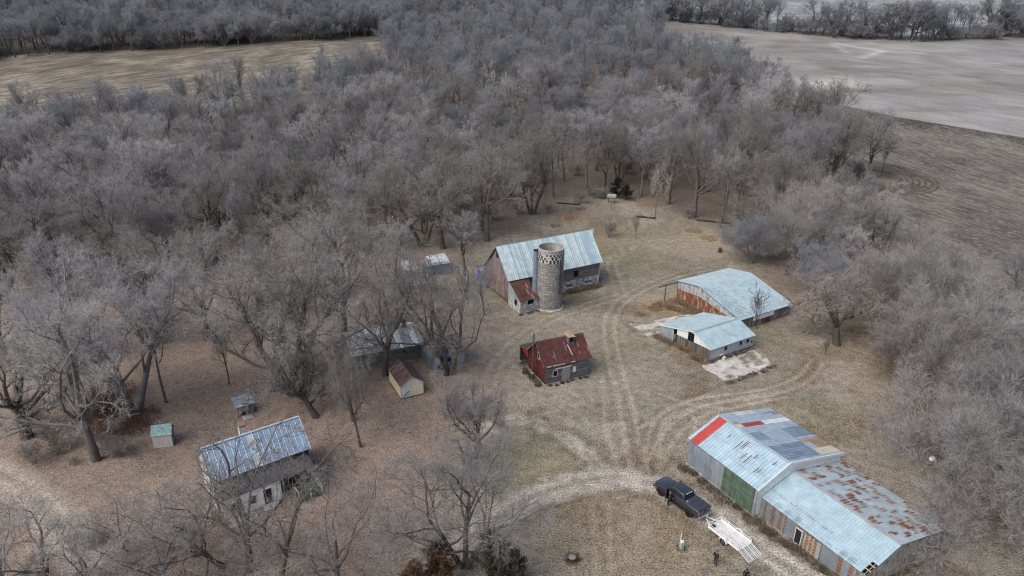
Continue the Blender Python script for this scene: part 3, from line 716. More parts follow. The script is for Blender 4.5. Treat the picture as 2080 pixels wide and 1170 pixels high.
# ---- silo
S = thing('silo', 'round block silo with a checkered band of black and white blocks under its open rim', 'silo', (6.33, 107.57, 0))
r, hs = 2.19, 10.7; nb = 44
rows = 34
prof = [(r*1.0, .25)]+[(r, .25+(hs-.25)*k/rows) for k in range(1, rows+1)]
def silocol(k, j):
    ang = (k+.5)/nb
    if j >= rows-2: return jit((.36, .345, .33), .06)
    if rows-7 <= j < rows-2 and ((k//1+((j-(rows-7))//2)) % 2 == 0): return jit((.025, .025, .028), .2) if random.random() > .12 else (.5, .49, .47)
    if rows-7 <= j < rows-2: return jit((.55, .54, .52), .08)
    c = jit((.31, .295, .28), .12)
    if random.random() < .06: c = mixc(c, (.5, .46, .42), .6)
    if k in (38, 39) and j > 8: c = mixc(c, (.06, .06, .055), .75)
    if k in (37, 40) and random.random() < .4: c = mixc(c, (.08, .08, .07), .5)
    if random.random() < (.25 if j < 9 else .07): c = mixc(c, (.12, .11, .1), .4)
    return c
m = MB()
for j in range(rows):           # each block a face inset from dark mortar joints
    z0, z1 = prof[j][1], prof[j+1][1]; mo = (.10, .095, .088)
    for k in range(nb):
        a0, a1 = 2*math.pi*(k+.5*(j % 2)*0)/nb, 2*math.pi*(k+1)/nb; da = (a1-a0)*.055; dz = (z1-z0)*.07
        q = lambda a, z, rr=r: (rr*math.cos(a), rr*math.sin(a), z)
        c = silocol(k, j)
        m.face([q(a0+da, z0+dz), q(a1-da, z0+dz), q(a1-da, z1-dz), q(a0+da, z1-dz)], c)
        if j >= rows-2: mo = (.3, .29, .28)
        m.face([q(a0, z0, r-.012), q(a1, z0, r-.012), q(a1, z1, r-.012), q(a0, z1, r-.012)], mo)
m.build('block_wall', M['block'], S)
m = MB(); m.lathe([(r-.02, hs-.02), (r+.06, hs-.02), (r+.06, hs+.12), (r-.16, hs+.12), (r-.16, hs-.1)], 48, lambda k, j: jit((.42, .40, .37), .05)); m.build('rim', M['concrete'], S)
m = MB(); m.lathe([(r-.16, hs), (r-.16, hs-3.2), (0, hs-3.0)], 48, lambda k, j: jit((.33, .30, .285), .1)); m.build('inner_wall', M['concrete'], S)
m = MB(); m.lathe([(r+.28, -.1), (r+.28, .22), (r-.05, .3)], 48, lambda k, j: jit((.45, .42, .38), .1)); m.build('footing', M['concrete'], S)
hp = MB()
for k in range(1, 16): hp.lathe([(r+.012, k*.62+.24), (r+.03, k*.62+.26), (r+.012, k*.62+.28)], 48, (.13, .12, .115))
hp.build('steel_hoop', M['rustsheet'], S)
ch = MB(); ca = math.radians(183); cx, cy = (r+.25)*math.cos(ca), (r+.25)*math.sin(ca)
def chc(k, j): return jit((.20, .27, .33), .1) if j % 4 else (.05, .06, .07)
pr = []
for k in range(15):
    pr += [(.48, .3+k*.66), (.52, .33+k*.66), (.50, .36+k*.66), (.50, .9+k*.66)]
ch.lathe(pr, 20, lambda k, j: (.07, .085, .1) if j % 4 in (0, 1) else jit((.21, .28, .34), .07), o=(cx, cy, 0))
chute = ch.build('chute', M['sheet'], S)
cp = MB(); cp.lathe([(0, 10.3), (.5, 10.25)], 16, (.07, .08, .09), o=(cx, cy, 0)); cp.build('chute_cap', M['dark'], chute)

# ---- hog house D (nearer of the two pale sheds)
D = thing('livestock_shed', 'low pale blue roofed shed with black plank end wall beside a cracked concrete slab', 'shed', (28.806, 88.89, 0), .561)
L, Wd, hF, mD, rD, hB_ = 9.33, 10.47, 2.13, 3.53, 3.46, 1.6
roof_slope(D, (-.1, -.1, hF-.04), (L+.1, -.1, hF-.04), (L+.1, mD, rD), (-.1, mD, rD), 22, 3, tin((.42, .545, .585), .03), rib=.025)
roof_slope(D, (L+.1, Wd+.1, hB_), (-.1, Wd+.1, hB_), (-.1, mD, rD), (L+.1, mD, rD), 22, 4, tin((.45, .575, .60), .03), rib=.025)
rcap = MB(); rcap.bar((-.1, mD, rD+.02), (L+.1, mD, rD+.02), .3, .04, (.38, .46, .5)); rcap.build('ridge_cap', M['sheet'], D)
wall(D, (.05, .05, .25), (L-.05, .05, .25), (L-.05, .05, hF), (.05, .05, hF), 12, 6, boards((.36, .40, .44), .07), 'paint')
bs = MB(); bs.grid((.05, .03, 0), (L-.05, .03, 0), (L-.05, .03, .42), (.05, .03, .42), 16, 2, lambda i, j, u, v: jit((.2, .18, .165), .3)); bs.build('base_boards', M['wood'], D)
for x0 in (2.95, 6.15, 7.65): opening(D, 'f', x0, x0+.5, 1.25, 1.8, .05, (.2, .22, .22), 'dark', fw=.05)
opening(D, 'f', 8.75, 9.05, .95, 1.3, .05, None, 'dark', 'vent')
db = MB(); db.bar((2.0, -.05, .75), (2.6, -.08, .8), .3, .04, (.6, .62, .62)); db.bar((2.2, -.55, .1), (2.75, -.35, .5), .45, .05, (.42, .4, .38)); db.build('loose_board', M['paint'], D)
tf = MB(); tf.box((5.9, -.45, 0), (L, -.25, .22), (.16, .15, .14)); tf.box((5.9, -.25, 0), (6.0, .05, .22), (.16, .15, .14)); tf.box((L-.1, -.25, 0), (L, .05, .22), (.16, .15, .14)); tf.build('feed_trough', M['concrete'], D)
zt_ = lambda y: hF+(rD-hF)*y/mD if y < mD else rD+(hB_-rD)*(y-mD)/(Wd-mD)
yk = 6.9
wall(D, (.04, yk, 0), (.04, .05, 0), (.04, .05, hF*.93), (.04, yk, 1.55), 26, 1, boards((.085, .075, .068), .3, 'h', (.13, .12, .11)), 'vwood', name='plank_wall', label='dark upright plank wall')
up = MB(); up.grid((.07, 2.0, 1.9), (.07, .3, 1.95), (.07, .3, hF+.05), (.07, 2.0, zt_(2.0)-.06), 4, 2, lambda i, j, u, v: jit((.66, .67, .66), .07))
up.grid((.07, mD, 1.8), (.07, 2.0, 1.9), (.07, 2.0, zt_(2.)-.06), (.07, mD, zt_(mD)-.06), 4, 2, lambda i, j, u, v: jit((.66, .67, .66), .07))
up.grid((.07, yk, 1.55), (.07, mD, 1.8), (.07, mD, zt_(mD)-.06), (.07, yk, zt_(yk)-.06), 5, 2, lambda i, j, u, v: jit((.66, .67, .66), .07)); up.build('upper_wall', M['paint'], D)
ho = MB(); ho.box((.03, mD-.1, 1.7), (.09, mD+1.1, zt_(mD+1)-.1), (.02, .02, .02)); ho.build('hatch', M['dark'], D)
wall(D, (.04, Wd-.05, 0), (.04, yk+.6, 0), (.04, yk+.6, zt_(yk+.6)-.06), (.04, Wd-.05, hB_-.06), 10, 2, tin((.36, .42, .46), .1), 'sheet', .03)
opening(D, 'l', yk+.05, yk+.6, .35, 1.75, .04, None, 'dark', 'door', proud=.01)
gd = MB(); gd.box((-.02, yk+.1, .5), (.03, yk+.55, 1.5), (.10, .16, .10)); gd.build('green_panel', M['paint'], D)
gable(D, L-.05, .05, mD, Wd-.05, hF-.05, rD-.05, hB_-.06, False, 8, 2, tin((.4, .44, .47), .08), 'sheet', .03)
wall(D, (L, Wd-.05, 0), (0, Wd-.05, 0), (0, Wd-.05, hB_-.05), (L, Wd-.05, hB_-.05), 18, 1, tin((.4, .44, .47), .08), 'sheet', .03)
tr_ = MB(); tr_.bar((-.13, -.1, hF+.02), (-.13, mD, rD+.04), .06, .12, WHITE); tr_.bar((-.13, mD, rD+.04), (-.13, Wd+.1, hB_+.02), .06, .14, WHITE); tr_.build('verge_board', M['paint'], D)

# ---- shed C
Cc = thing('cattle_shed', 'wide low shed with dotted pale blue roof and a rust-red corrugated end wall', 'shed', (36.144, 99.391, 0), .551)
L, Wd, hF, mC, rC, hB_ = 12.36, 14.13, 2.02, 9.16, 4.37, 3.55
CROOF = ((-.15, -.15, hF-.04), (L+.15, -.15, hF-.04), (L+.15, mC, rC), (-.15, mC, rC), 20, 14, lambda i, j, u, v: jit(mixc((.46, .575, .61), (.34, .40, .45), .5*max(0, .4-u)*random.random()), .03))
roof_slope(Cc, (L+.15, Wd+.15, hB_), (-.15, Wd+.15, hB_), (-.15, mC, rC), (L+.15, mC, rC), 20, 5, tin((.50, .60, .63), .02), rib=.025)
def dots(dt):
  for i in range(15):
    for j in range(19):
        u, v = .03+i*.032+random.uniform(-.004, .004), .04+j*.048
        if i > 7: u = .03+7*.032+(i-7)*.085
        if random.random() < (.8 if i < 5 else .4 if i < 8 else .13):
            x, y = u*L, v*mC; z = hF+(rC-hF)*v+.03
            dt.box((x, y, z), (x+.14, y+.16, z+.02), jit((.09, .085, .085), .2))
roof_slope(Cc, *CROOF, rib=.025, lap=.012, extra=dots)
def rustwall(i, j, u, v):
    t_ = random.random()
    if v < .62: return mixc(jit(RUST, .3), (.36, .36, .36), .0 if t_ > .25 else random.uniform(.2, .8))
    return jit((.36, .39, .41), .12) if t_ > .12 else mixc(RUST2, (.36, .38, .4), .4)
gable(Cc, .03, .05, mC, Wd-.05, hF-.02, rC-.08, hB_-.06, True, 26, 5, rustwall, 'rustsheet', .03, label='rusty corrugated end wall')
wall(Cc, (.05, .05, 0), (L-.05, .05, 0), (L-.05, .05, hF-.06), (.05, .05, hF-.06), 36, 1, boards((.15, .13, .125), .3, 'h', (.2, .18, .18)), 'vwood')
pw = MB(); pw.box((3.0, -.22, 1.2), (7.8, -.12, 1.82), (.66, .68, .68)); pw.build('sign_board', M['paint'], Cc)['label'] = 'blank white board along the eave'
pr_ = MB(); pr_.box((6.0, -.08, .05), (7.2, -.0, 1.3), (.13, .05, .04)); pr_.build('patch_panel', M['wood'], Cc)['label'] = 'dark red board panel'; pr_ = MB(); pr_.box((4.4, -.08, .05), (5.2, 0, 1.3), (.24, .23, .22)); pr_.build('patch_panel', M['wood'], Cc)
gable(Cc, L-.03, .05, mC, Wd-.05, hF-.05, rC-.08, hB_-.06, False, 10, 2, tin((.3, .32, .33), .12), 'sheet', .03)
wall(Cc, (L, Wd-.05, 0), (0, Wd-.05, 0), (0, Wd-.05, hB_-.05), (L, Wd-.05, hB_-.05), 20, 1, tin((.3, .32, .33), .12), 'sheet', .03)
po = thing('wooden_frame', 'old wooden post carrying a long beam off the corner of the rusty shed', 'post frame', (0, 0, 0))
fr = frame3(36.144, 99.391, .551)
m = MB(); a = fr(-2.3, 14.6); m.bar(a, (a[0], a[1], 3.0), .16, .16, DKW); m.build('post', M['vwood'], po)
m = MB(); m.bar(fr(.0, 14.1, 3.35), fr(-3.9, 14.65, 3.0), .14, .2, (.12, .11, .085)); m.build('beam', M['wood'], po)

# ---- concrete slabs
def slab(name, pts, h, label, hole=.5, seed=0):
    """cracked slab: cells of an irregular grid, some missing"""
    P = [Vector((*p, 0)) for p in pts]; m = MB(); nu, nv = 46, 34; rr = random.Random(seed)
    a, b, c_, d_ = P
    off = {}
    def q(i, j):
        u, v = i/nu, j/nv
        if 0 < i < nu and 0 < j < nv: 
            if (i, j) not in off: off[i, j] = (rr.uniform(-.3, .3)/nu, rr.uniform(-.3, .3)/nv)
            u += off[i, j][0]; v += off[i, j][1]
        p = (a*(1-u)+b*u)*(1-v)+(d_*(1-u)+c_*u)*v
        return Vector((p.x+(.18*math.sin(p.y*2.3) if i in (0, nu) else 0), p.y+(.18*math.sin(p.x*2.1) if j in (0, nv) else 0), h))
    for i in range(nu):
        for j in range(nv):
            n = float(fbm(np.array(i*.19+seed*9.), np.array(j*.19+seed*5.), 1.5, 4))
            edge = min(i, nu-1-i, j, nv-1-j)
            if n < hole-.10 or (edge == 0 and rr.random() < .3): continue
            cc = mixc((.28, .24, .20), jit((.46, .44, .41), .09), min(1, max(0, (n-hole+.08)/.16)))
            t_ = [q(i, j), q(i+1, j), q(i+1, j+1), q(i, j+1)]; m.hexa([Vector((p.x, p.y, -.05)) for p in t_], t_, cc)
    o = m.build(name, M['concrete']); tag(o, label, 'slab'); return o
fr = frame3(28.806, 88.89, .561)
slab('concrete_slab', [fr(-2.0, -5.2)[:2], fr(7.9, -5.3)[:2], fr(8.9, -.5)[:2], fr(-1.8, -.35)[:2]], .07, 'square of cracked pale concrete in front of the low shed with the black plank end', .42, 3)
slab('broken_slab', [ray(1318, 684), ray(1400, 655), ray(1402, 638), ray(1276, 658)], .06, 'broken strip of whitish concrete between the rusty end wall and the low shed', .42, 8)

# ---- house
E_ = thing('house', 'small white and green house under blue-grey metal roof with a dark shingled front addition', 'house', (-29.335, 55.554, 0), .638)
L, hE, rE, mE = 10.0, 4.0, 6.4, 2.72; Wd = 5.44
ec = {}
def hroof(i, j, u, v):
    if i not in ec: ec[i] = random.random()
    c = jit((.275, .37, .475), .05)
    if ec[i] < .16: c = jit((.48, .55, .60), .06)
    return c
roof_slope(E_, (-.1, -.1, hE-.08), (L+.1, -.1, hE-.08), (L+.1, mE, rE), (-.1, mE, rE), 18, 2, hroof, rib=.03)
roof_slope(E_, (L+.1, Wd+.1, hE-.08), (-.1, Wd+.1, hE-.08), (-.1, mE, rE), (L+.1, mE, rE), 18, 2, hroof, rib=.03)
rcap = MB()
rcap.bar((-.1, mE, rE+.03), (L+.1, mE, rE+.03), .28, .05, (.45, .50, .54))
rcap.build('ridge_cap', M['sheet'], E_)
GRN = (.035, .055, .035)
wall(E_, (.1, .2, .2), (L-.1, .2, .2), (L-.1, .2, hE), (.1, .2, hE), 3, 14, boards(GRN, .2), 'wood', label='dark green front wall')
gable(E_, .1, .2, mE, Wd-.1, hE-.1, rE-.12, hE-.1, True, 3, 16, boards((.5, .5, .49), .08), 'paint'); gable(E_, L-.1, .2, mE, Wd-.1, hE-.1, rE-.12, hE-.1, False, 3, 16, boards(GRN, .2), 'wood')
wall(E_, (L-.1, Wd-.1, .2), (.1, Wd-.1, .2), (.1, Wd-.1, hE), (L-.1, Wd-.1, hE), 3, 14, boards((.5, .5, .49), .08), 'paint')
f = MB(); f.box((.05, .1, -.05), (L-.05, Wd-.05, .22), (.3, .29, .27)); f.build('foundation', M['concrete'], E_)
cm = MB(); cm.box((4.0, 3.3, 5.3), (4.65, 3.9, 6.95), (.6, .58, .55)); o = cm.build('chimney', M['stone'], E_)
cm = MB(); cm.box((3.95, 3.25, 6.96), (4.7, 3.95, 7.15), (.24, .13, .085)); cm.build('chimney_cap', M['stone'], o)
vp = MB(); vp.tube([(5.1, 1.9, 5.6), (5.1, 1.9, 6.15)], .1, 8, (.65, .67, .68)); vp.box((4.6, 1.1, 5.02), (5.0, 2.2, 5.06), (.6, .63, .65)); vp.build('vent_pipe', M['sheet'], E_)
roof_slope(E_, (.25, -1.56, 2.52), (L-.2, -1.56, 2.52), (L-.3, .18, 3.4), (.3, .18, 3.4), 16, 6, lambda i, j, u, v: jit((.075, .072, .08), .14), 'shingle', 0, .012, name='addition_roof', label='dark shingled lean-to roof')
wall(E_, (.4, -1.5, .1), (6.1, -1.5, .1), (6.1, -1.5, 2.52), (.4, -1.5, 2.52), 4, 12, boards((.86, .86, .85), .03), 'paint', name='addition_wall')
wall(E_, (.4, .2, .1), (.4, -1.5, .1), (.4, -1.5, 2.4), (.4, .2, 3.25), 2, 12, boards((.62, .62, .6), .06), 'paint', name='addition_wall')
wall(E_, (6.1, -1.5, .1), (6.1, .2, .1), (6.1, .2, 3.25), (6.1, -1.5, 2.4), 2, 12, boards((.5, .5, .5), .06), 'paint', name='addition_wall')
opening(E_, 'f', 1.0, 1.7, .9, 1.8, -1.5, (.6, .6, .58), 'glass'); opening(E_, 'f', 2.9, 3.5, .9, 1.8, -1.5, (.6, .6, .58), 'glass')
opening(E_, 'f', 4.3, 5.1, .2, 2.0, -1.5, (.62, .62, .6), 'glass', 'door')
pl = MB(); pl.box((.5, -2.9, .0), (3.2, -1.55, .14), (.42, .4, .38)); pl.box((4.0, -2.5, 0), (5.6, -1.55, .2), (.40, .385, .36)); pl.build('stoop', M['concrete'], E_)
dk = MB(); dk.box((7.3, -3.2, .25), (9.85, .15, .4), (.022, .052, .026)); deck = dk.build('deck', M['paint'], E_); deck['label'] = 'dark green porch deck'
rl = MB()
for x, y in ((7.35, -3.15), (8.6, -3.15), (9.8, -3.15), (9.8, -2.2), (9.8, -1.2), (9.8, -.2), (7.35, -1.9)): rl.box((x-.05, y-.05, 0), (x+.05, y+.05, 1.3), (.66, .66, .64))
rl.bar((9.8, -3.15, 1.25), (9.8, .1, 1.25), .08, .08, (.66, .66, .64)); rl.bar((9.8, -3.15, .75), (9.8, .1, .75), .06, .06, (.66, .66, .64)); rl.bar((7.35, -3.15, 1.25), (7.35, -1.7, 1.25), .08, .08, (.66, .66, .64))
rl.build('railing', M['paint'], deck)
dp = MB(); dp.tube([(.35, -1.9, .1), (.35, -1.9, 2.25)], .05, 6, (.6, .6, .58)); dp.build('downpipe', M['paint'], E_)

# ---- cream garden shed
G = thing('garden_shed', 'cream tin shed with brown rusty roof and a white plank door', 'shed', (-14.182, 77.687, 0), .477)
L, Wd, h, hr = 3.06, 4.93, 2.05, 3.14; CRM = (.74, .68, .52)
grc = lambda i, j, u, v: jit((.085, .055, .052), .2) if random.random() > .15 else jit((.17, .12, .11), .2)
roof_slope(G, (-.15, Wd+.1, h-.1), (-.15, -.15, h-.1), (L/2, -.15, hr), (L/2, Wd+.1, hr), 16, 2, grc, 'rustsheet', .025)
roof_slope(G, (L+.15, -.15, h-.1), (L+.15, Wd+.1, h-.1), (L/2, Wd+.1, hr), (L/2, -.15, hr), 16, 2, grc, 'rustsheet', .025)
g = MB(); cf = tin(CRM, .05)
g.grid((0, 0, .1), (L/2, 0, .1), (L/2, 0, hr-.08), (0, 0, h-.06), 6, 1, cf, .02); g.grid((L/2, 0, .1), (L, 0, .1), (L, 0, h-.06), (L/2, 0, hr-.08), 6, 1, cf, .02); g.build('wall', M['paint'], G)
wall(G, (0, Wd, .1), (0, 0, .1), (0, 0, h-.06), (0, Wd, h-.06), 16, 1, tin((.64, .58, .41), .05), 'paint', .02); wall(G, (L, 0, .1), (L, Wd, .1), (L, Wd, h-.06), (L, 0, h-.06), 16, 1, tin(CRM, .05), 'paint', .02)
g = MB(); g.grid((L, Wd, .1), (0, Wd, .1), (0, Wd, h), (L, Wd, h), 6, 1, cf); g.face([(L, Wd, h), (0, Wd, h), (L/2, Wd, hr-.06)], CRM); g.build('wall', M['paint'], G)
dr = MB(); dr.grid((.2, -.06, .15), (1.05, -.06, .15), (1.05, -.06, 1.75), (.2, -.06, 1.75), 5, 1, lambda i, j, u, v: jit((.66, .68, .70), .07), .01); dr.box((.18, -.05, .12), (1.07, -.0, 1.78), (.4, .4, .4)); o = dr.build('door', M['paint'], G)
hd = MB(); hd.box((.93, -.1, .85), (1.01, -.06, 1.0), (.05, .05, .05)); hd.bar((.25, -.08, .3), (1.0, -.08, 1.0), .07, .03, (.6, .6, .6)); hd.build('handle', M['dark'], o)
f = MB(); f.box((-.03, -.05, -.05), (L+.03, Wd+.05, .11), (.05, .045, .04)); f.build('foundation', M['wood'], G)

# ---- blue-grey workshop
Fs = thing('workshop', 'weathered blue-grey plank hut with streaky brown tin roof behind the big oak trunk', 'hut', (-10.981, 85.333, 0), .502)
L, Wd, h, hr = 5.0, 4.0, 2.2, 3.9
frc = {}
def fr_(i, j, u, v):
    if i not in frc: frc[i] = random.choice([(.15, .115, .10), (.10, .07, .06), (.22, .195, .185), (.17, .13, .11)])
    return jit(frc[i], .12)
roof_slope(Fs, (-.2, -.2, h-.12), (L+.2, -.2, h-.12), (L+.2, Wd/2, hr), (-.2, Wd/2, hr), 22, 2, fr_, 'rustsheet', .02)
roof_slope(Fs, (L+.2, Wd+.2, h-.12), (-.2, Wd+.2, h-.12), (-.2, Wd/2, hr), (L+.2, Wd/2, hr), 22, 2, fr_, 'rustsheet', .02)
BG = (.24, .31, .40)
wall(Fs, (0, 0, 0), (L, 0, 0), (L, 0, h), (0, 0, h), 20, 1, boards(BG, .2, 'h', (.26, .28, .31)), 'vwood'); wall(Fs, (L, Wd, 0), (0, Wd, 0), (0, Wd, h), (L, Wd, h), 20, 1, boards(BG, .2, 'h'), 'vwood')
gable(Fs, 0, 0, Wd/2, Wd, h, hr-.1, h, True, 8, 1, boards((.16, .19, .23), .2, 'h'), 'vwood', .01); gable(Fs, L, 0, Wd/2, Wd, h, hr-.1, h, False, 8, 1, boards(BG, .2, 'h'), 'vwood', .01)
opening(Fs, 'f', .9, 1.7, .1, 1.75, 0, (.13, .12, .12), 'dark', 'door'); opening(Fs, 'f', 1.95, 2.85, .8, 1.5, 0, (.12, .2, .36), 'glass')
o = MB(); o.box((3.3, -.05, .1), (4.8, .0, 1.9), (.33, .35, .38)); o.build('door', M['vwood'], Fs)['label'] = 'pale grey plank door'

# ---- long white roofed shed
I_ = thing('long_shed', 'long shed under a patchy white roof half hidden by oak branches', 'shed', (-22.2, 85.25, 0), .417)
L, Wd, h, hr = 10.45, 7.5, 2.1, 3.65
def iroof(i, j, u, v):
    if u < .32: return jit((.86, .90, .91), .04) if random.random() > .1 else jit((.5, .48, .4), .1)
    if (i % 5) in (0, 1) and random.random() < .8: return jit((.85, .89, .91), .05)
    return jit((.42, .43, .44), .12)
roof_slope(I_, (-.15, -.15, h-.06), (L+.15, -.15, h-.06), (L+.15, Wd/2, hr), (-.15, Wd/2, hr), 24, 4, iroof, 'paint', .02)
roof_slope(I_, (L+.15, Wd+.15, h-.06), (-.15, Wd+.15, h-.06), (-.15, Wd/2, hr), (L+.15, Wd/2, hr), 24, 4, iroof, 'paint', .02)
wall(I_, (0, 0, 0), (L, 0, 0), (L, 0, h), (0, 0, h), 8, 9, boards((.17, .165, .16), .2), 'wood'); wall(I_, (L, Wd, 0), (0, Wd, 0), (0, Wd, h), (L, Wd, h), 8, 9, boards(GREYW), 'wood')
gable(I_, 0, 0, Wd/2, Wd, h-.05, hr-.1, h-.05, True, 4, 11, boards((.10, .09, .07), .2), 'wood'); gable(I_, L, 0, Wd/2, Wd, h-.05, hr-.1, h-.05, False, 4, 11, boards((.13, .045, .04), .2), 'wood')
for x0 in (2, 4.6, 7.2): opening(I_, 'f', x0, x0+.8, .9, 1.6, 0, (.3, .3, .29), 'glass')
wk = MB(); wk.box((8.3, 3.3, 3.4), (8.8, 3.9, 4.6), (.2, .07, .055)); wk.build('chimney', M['stone'], I_)

# ---- privies
K = thing('outhouse', 'grey wooden outhouse with open doorway and blue-grey shed roof', 'outhouse', (-33.69, 72.9, 0), .629)
L, Wd, h, hb = 2.0, 1.5, 1.5, 2.05
roof_slope(K, (-.15, -.25, h), (L+.15, -.25, h), (L+.15, Wd, hb), (-.15, Wd, hb), 3, 6, boards((.20, .255, .31), .15), 'wood', 0, .02)
for x0, x1 in ((0, .55), (1.05, 2.0)): wall(K, (x0, 0, 0), (x1, 0, 0), (x1, 0, h+.05), (x0, 0, h+.05), 4, 1, boards((.20, .20, .21), .2, 'h'), 'vwood')
wall(K, (0, Wd, 0), (0, 0, 0), (0, 0, h), (0, Wd, hb-.1), 4, 1, boards((.16, .16, .17), .2, 'h'), 'vwood'); wall(K, (L, 0, 0), (L, Wd, 0), (L, Wd, hb-.1), (L, 0, h), 4, 1, boards((.16, .16, .17), .2, 'h'), 'vwood'); wall(K, (L, Wd, 0), (0, Wd, 0), (0, Wd, hb-.1), (L, Wd, hb-.1), 6, 1, boards((.16, .16, .17), .2, 'h'), 'vwood')
m = MB(); m.bar((.55, -.02, 1.3), (1.3, -.3, 1.2), .04, 1.2, (.2, .2, .2)); m.box((.6, .5, .1), (1.0, 1.4, .7), (.05, .05, .05)); m.build('bench', M['wood'], K)
fr = frame3(-33.69, 72.9, .629)
m = MB(); m.hexa([fr(.35, -1.2, 0), fr(1.6, -1.3, 0), fr(1.5, -.35, 0), fr(.4, -.3, 0)], [fr(.35, -1.2, .1), fr(1.6, -1.3, .1), fr(1.5, -.35, .14), fr(.4, -.3, .14)], (.33, .31, .29)); tag(m.build('stepping_stone', M['concrete']), 'flat grey stone step before the outhouse doorway', 'step')
Lp = thing('privy', 'little off-white hut with mint green shingled roof', 'hut', (-40.95, 66.31, 0), .254)
L, Wd, h, hb = 2.05, 1.5, 1.66, 2.6
GS = (.27, .40, .38)
roof_slope(Lp, (-.08, -.12, h), (L+.08, -.12, h), (L+.08, .8, hb), (-.08, .8, hb), 12, 6, lambda i, j, u, v: jit(GS, .16), 'shingle', 0, .02)
roof_slope(Lp, (L+.08, Wd+.15, h), (-.08, Wd+.15, h), (-.08, .8, hb), (L+.08, .8, hb), 12, 4, lambda i, j, u, v: jit(GS, .16), 'shingle', 0, .02)
wc = lambda i, j, u, v: jit((.46, .44, .41), .05)
wall(Lp, (0, 0, 0), (L, 0, 0), (L, 0, h), (0, 0, h), 4, 4, wc, 'paint'); wall(Lp, (L, Wd, 0), (0, Wd, 0), (0, Wd, h), (L, Wd, h), 4, 4, wc, 'paint')
gable(Lp, 0, 0, .8, Wd, h, hb-.05, h, True, 2, 4, wc, 'paint'); gable(Lp, L, 0, .8, Wd, h, hb-.05, h, False, 2, 4, lambda i, j, u, v: jit((.25, .24, .23), .08), 'paint')
v = MB(); v.tube([(.85, 1.0, 2.3), (.85, 1.0, 3.0)], .05, 6, (.4, .42, .43)); v.build('vent_pipe', M['sheet'], Lp)

# ---- collapsing shed in the trees
J = thing('collapsed_shed', 'ruined pale shed with broken sagging roof among the trees left of the barn', 'ruin', (-20.2, 118.6, 0), .36)
L, Wd, h = 9.2, 6.5, 2.0
jc = lambda a: (lambda i, j, u, v: None if random.random() < .12 else jit(a, .2))
m = MB(); m.grid((4.6, -.2, h+.1), (L, -.1, h+.2), (L-.3, 3.4, 3.0), (4.9, 3.2, 2.8), 9, 4, lambda i, j, u, v: jit((.58, .64, .65), .12) if v > .3 else jit((.26, .30, .33), .15), .03); m.build('roof_panel', M['sheet'], J)
m = MB(); m.grid((0, -.2, h-.2), (4.4, -.3, h-.3), (4.6, 3.0, 2.2), (.4, 3.2, 2.5), 10, 4, jc((.5, .53, .52)), .03); m.build('roof_panel', M['sheet'], J)
m = MB(); m.grid((L-.2, Wd, h), (3.2, Wd, h), (3.4, 3.4, 3.1), (L-.2, 3.5, 3.0), 9, 3, jc((.26, .25, .26)), .03); m.build('roof_panel', M['sheet'], J)
wall(J, (0, 0, 0), (L, 0, 0), (L, 0, h), (0, 0, h-.2), 22, 2, tin((.22, .26, .30), .2), 'sheet', .02); wall(J, (0, Wd, 0), (0, 0, 0), (0, 0, h-.2), (0, Wd, h), 10, 2, tin((.25, .27, .28), .2), 'sheet', .02); wall(J, (L, 0, 0), (L, Wd, 0), (L, Wd, h), (L, 0, h), 10, 2, tin((.36, .42, .44), .2), 'sheet', .02)
m = MB()
for k in range(9): m.bar((random.uniform(.5, 5), random.uniform(-.1, 1.5), random.uniform(1.8, 2.4)), (random.uniform(.5, 6), random.uniform(1, 3), random.uniform(1.9, 2.9)), .1, .06, jit((.42, .36, .27), .3))
m.box((4.45, -.35, .1), (4.75, -.15, 2.3), (.68, .7, .7)); m.build('fallen_boards', M['wood'], J)

# ------------------------------------------------------------------ vehicles and small things
M['carpaint'] = pmat('black_car_paint', (.022, .025, .033), .25, .8, 0, 4, .1, .8)
M['tonneau'] = pmat('bed_cover', (.038, .044, .055), .45, .5)
M['rubber'] = pmat('tyre_rubber', (.018, .018, .018), .85, .2)
M['rim'] = pmat('dark_alloy', (.035, .036, .04), .35, .5, .6)
M['steelwhite'] = amat('worn_white_steel', .55, .35, 0, 2.0, .12, 14, .14)
M['red'] = pmat('tail_light', (.33, .012, .012), .2, .5)
M['lamp'] = pmat('lamp_lens', (.55, .56, .58), .1, .6)
M['chrome'] = pmat('bumper_steel', (.40, .41, .42), .3, .5, .7)
M['skin'] = pmat('skin', (.42, .24, .17), .6, .3)
M['denim'] = pmat('denim', (.055, .085, .16), .9, .1, 0, 20, .25)
M['denimdk'] = pmat('dark_denim', (.035, .042, .065), .9, .1, 0, 20, .25)
M['jacket'] = pmat('dark_jacket', (.020, .018, .019), .85, .15, 0, 12, .3)
M['jacketbr'] = pmat('brown_black_jacket', (.030, .024, .022), .85, .15, 0, 12, .3)
M['leather'] = pmat('boot_leather', (.03, .022, .016), .7, .2)
M['capbrown'] = pmat('brown_cap', (.20, .115, .07), .9, .1)
M['hair'] = pmat('hair', (.03, .022, .018), .8, .2)
M['capgrey'] = pmat('grey_cap', (.11, .10, .095), .9, .1)
M['plastic'] = pmat('grey_plastic', (.30, .33, .36), .5, .4)

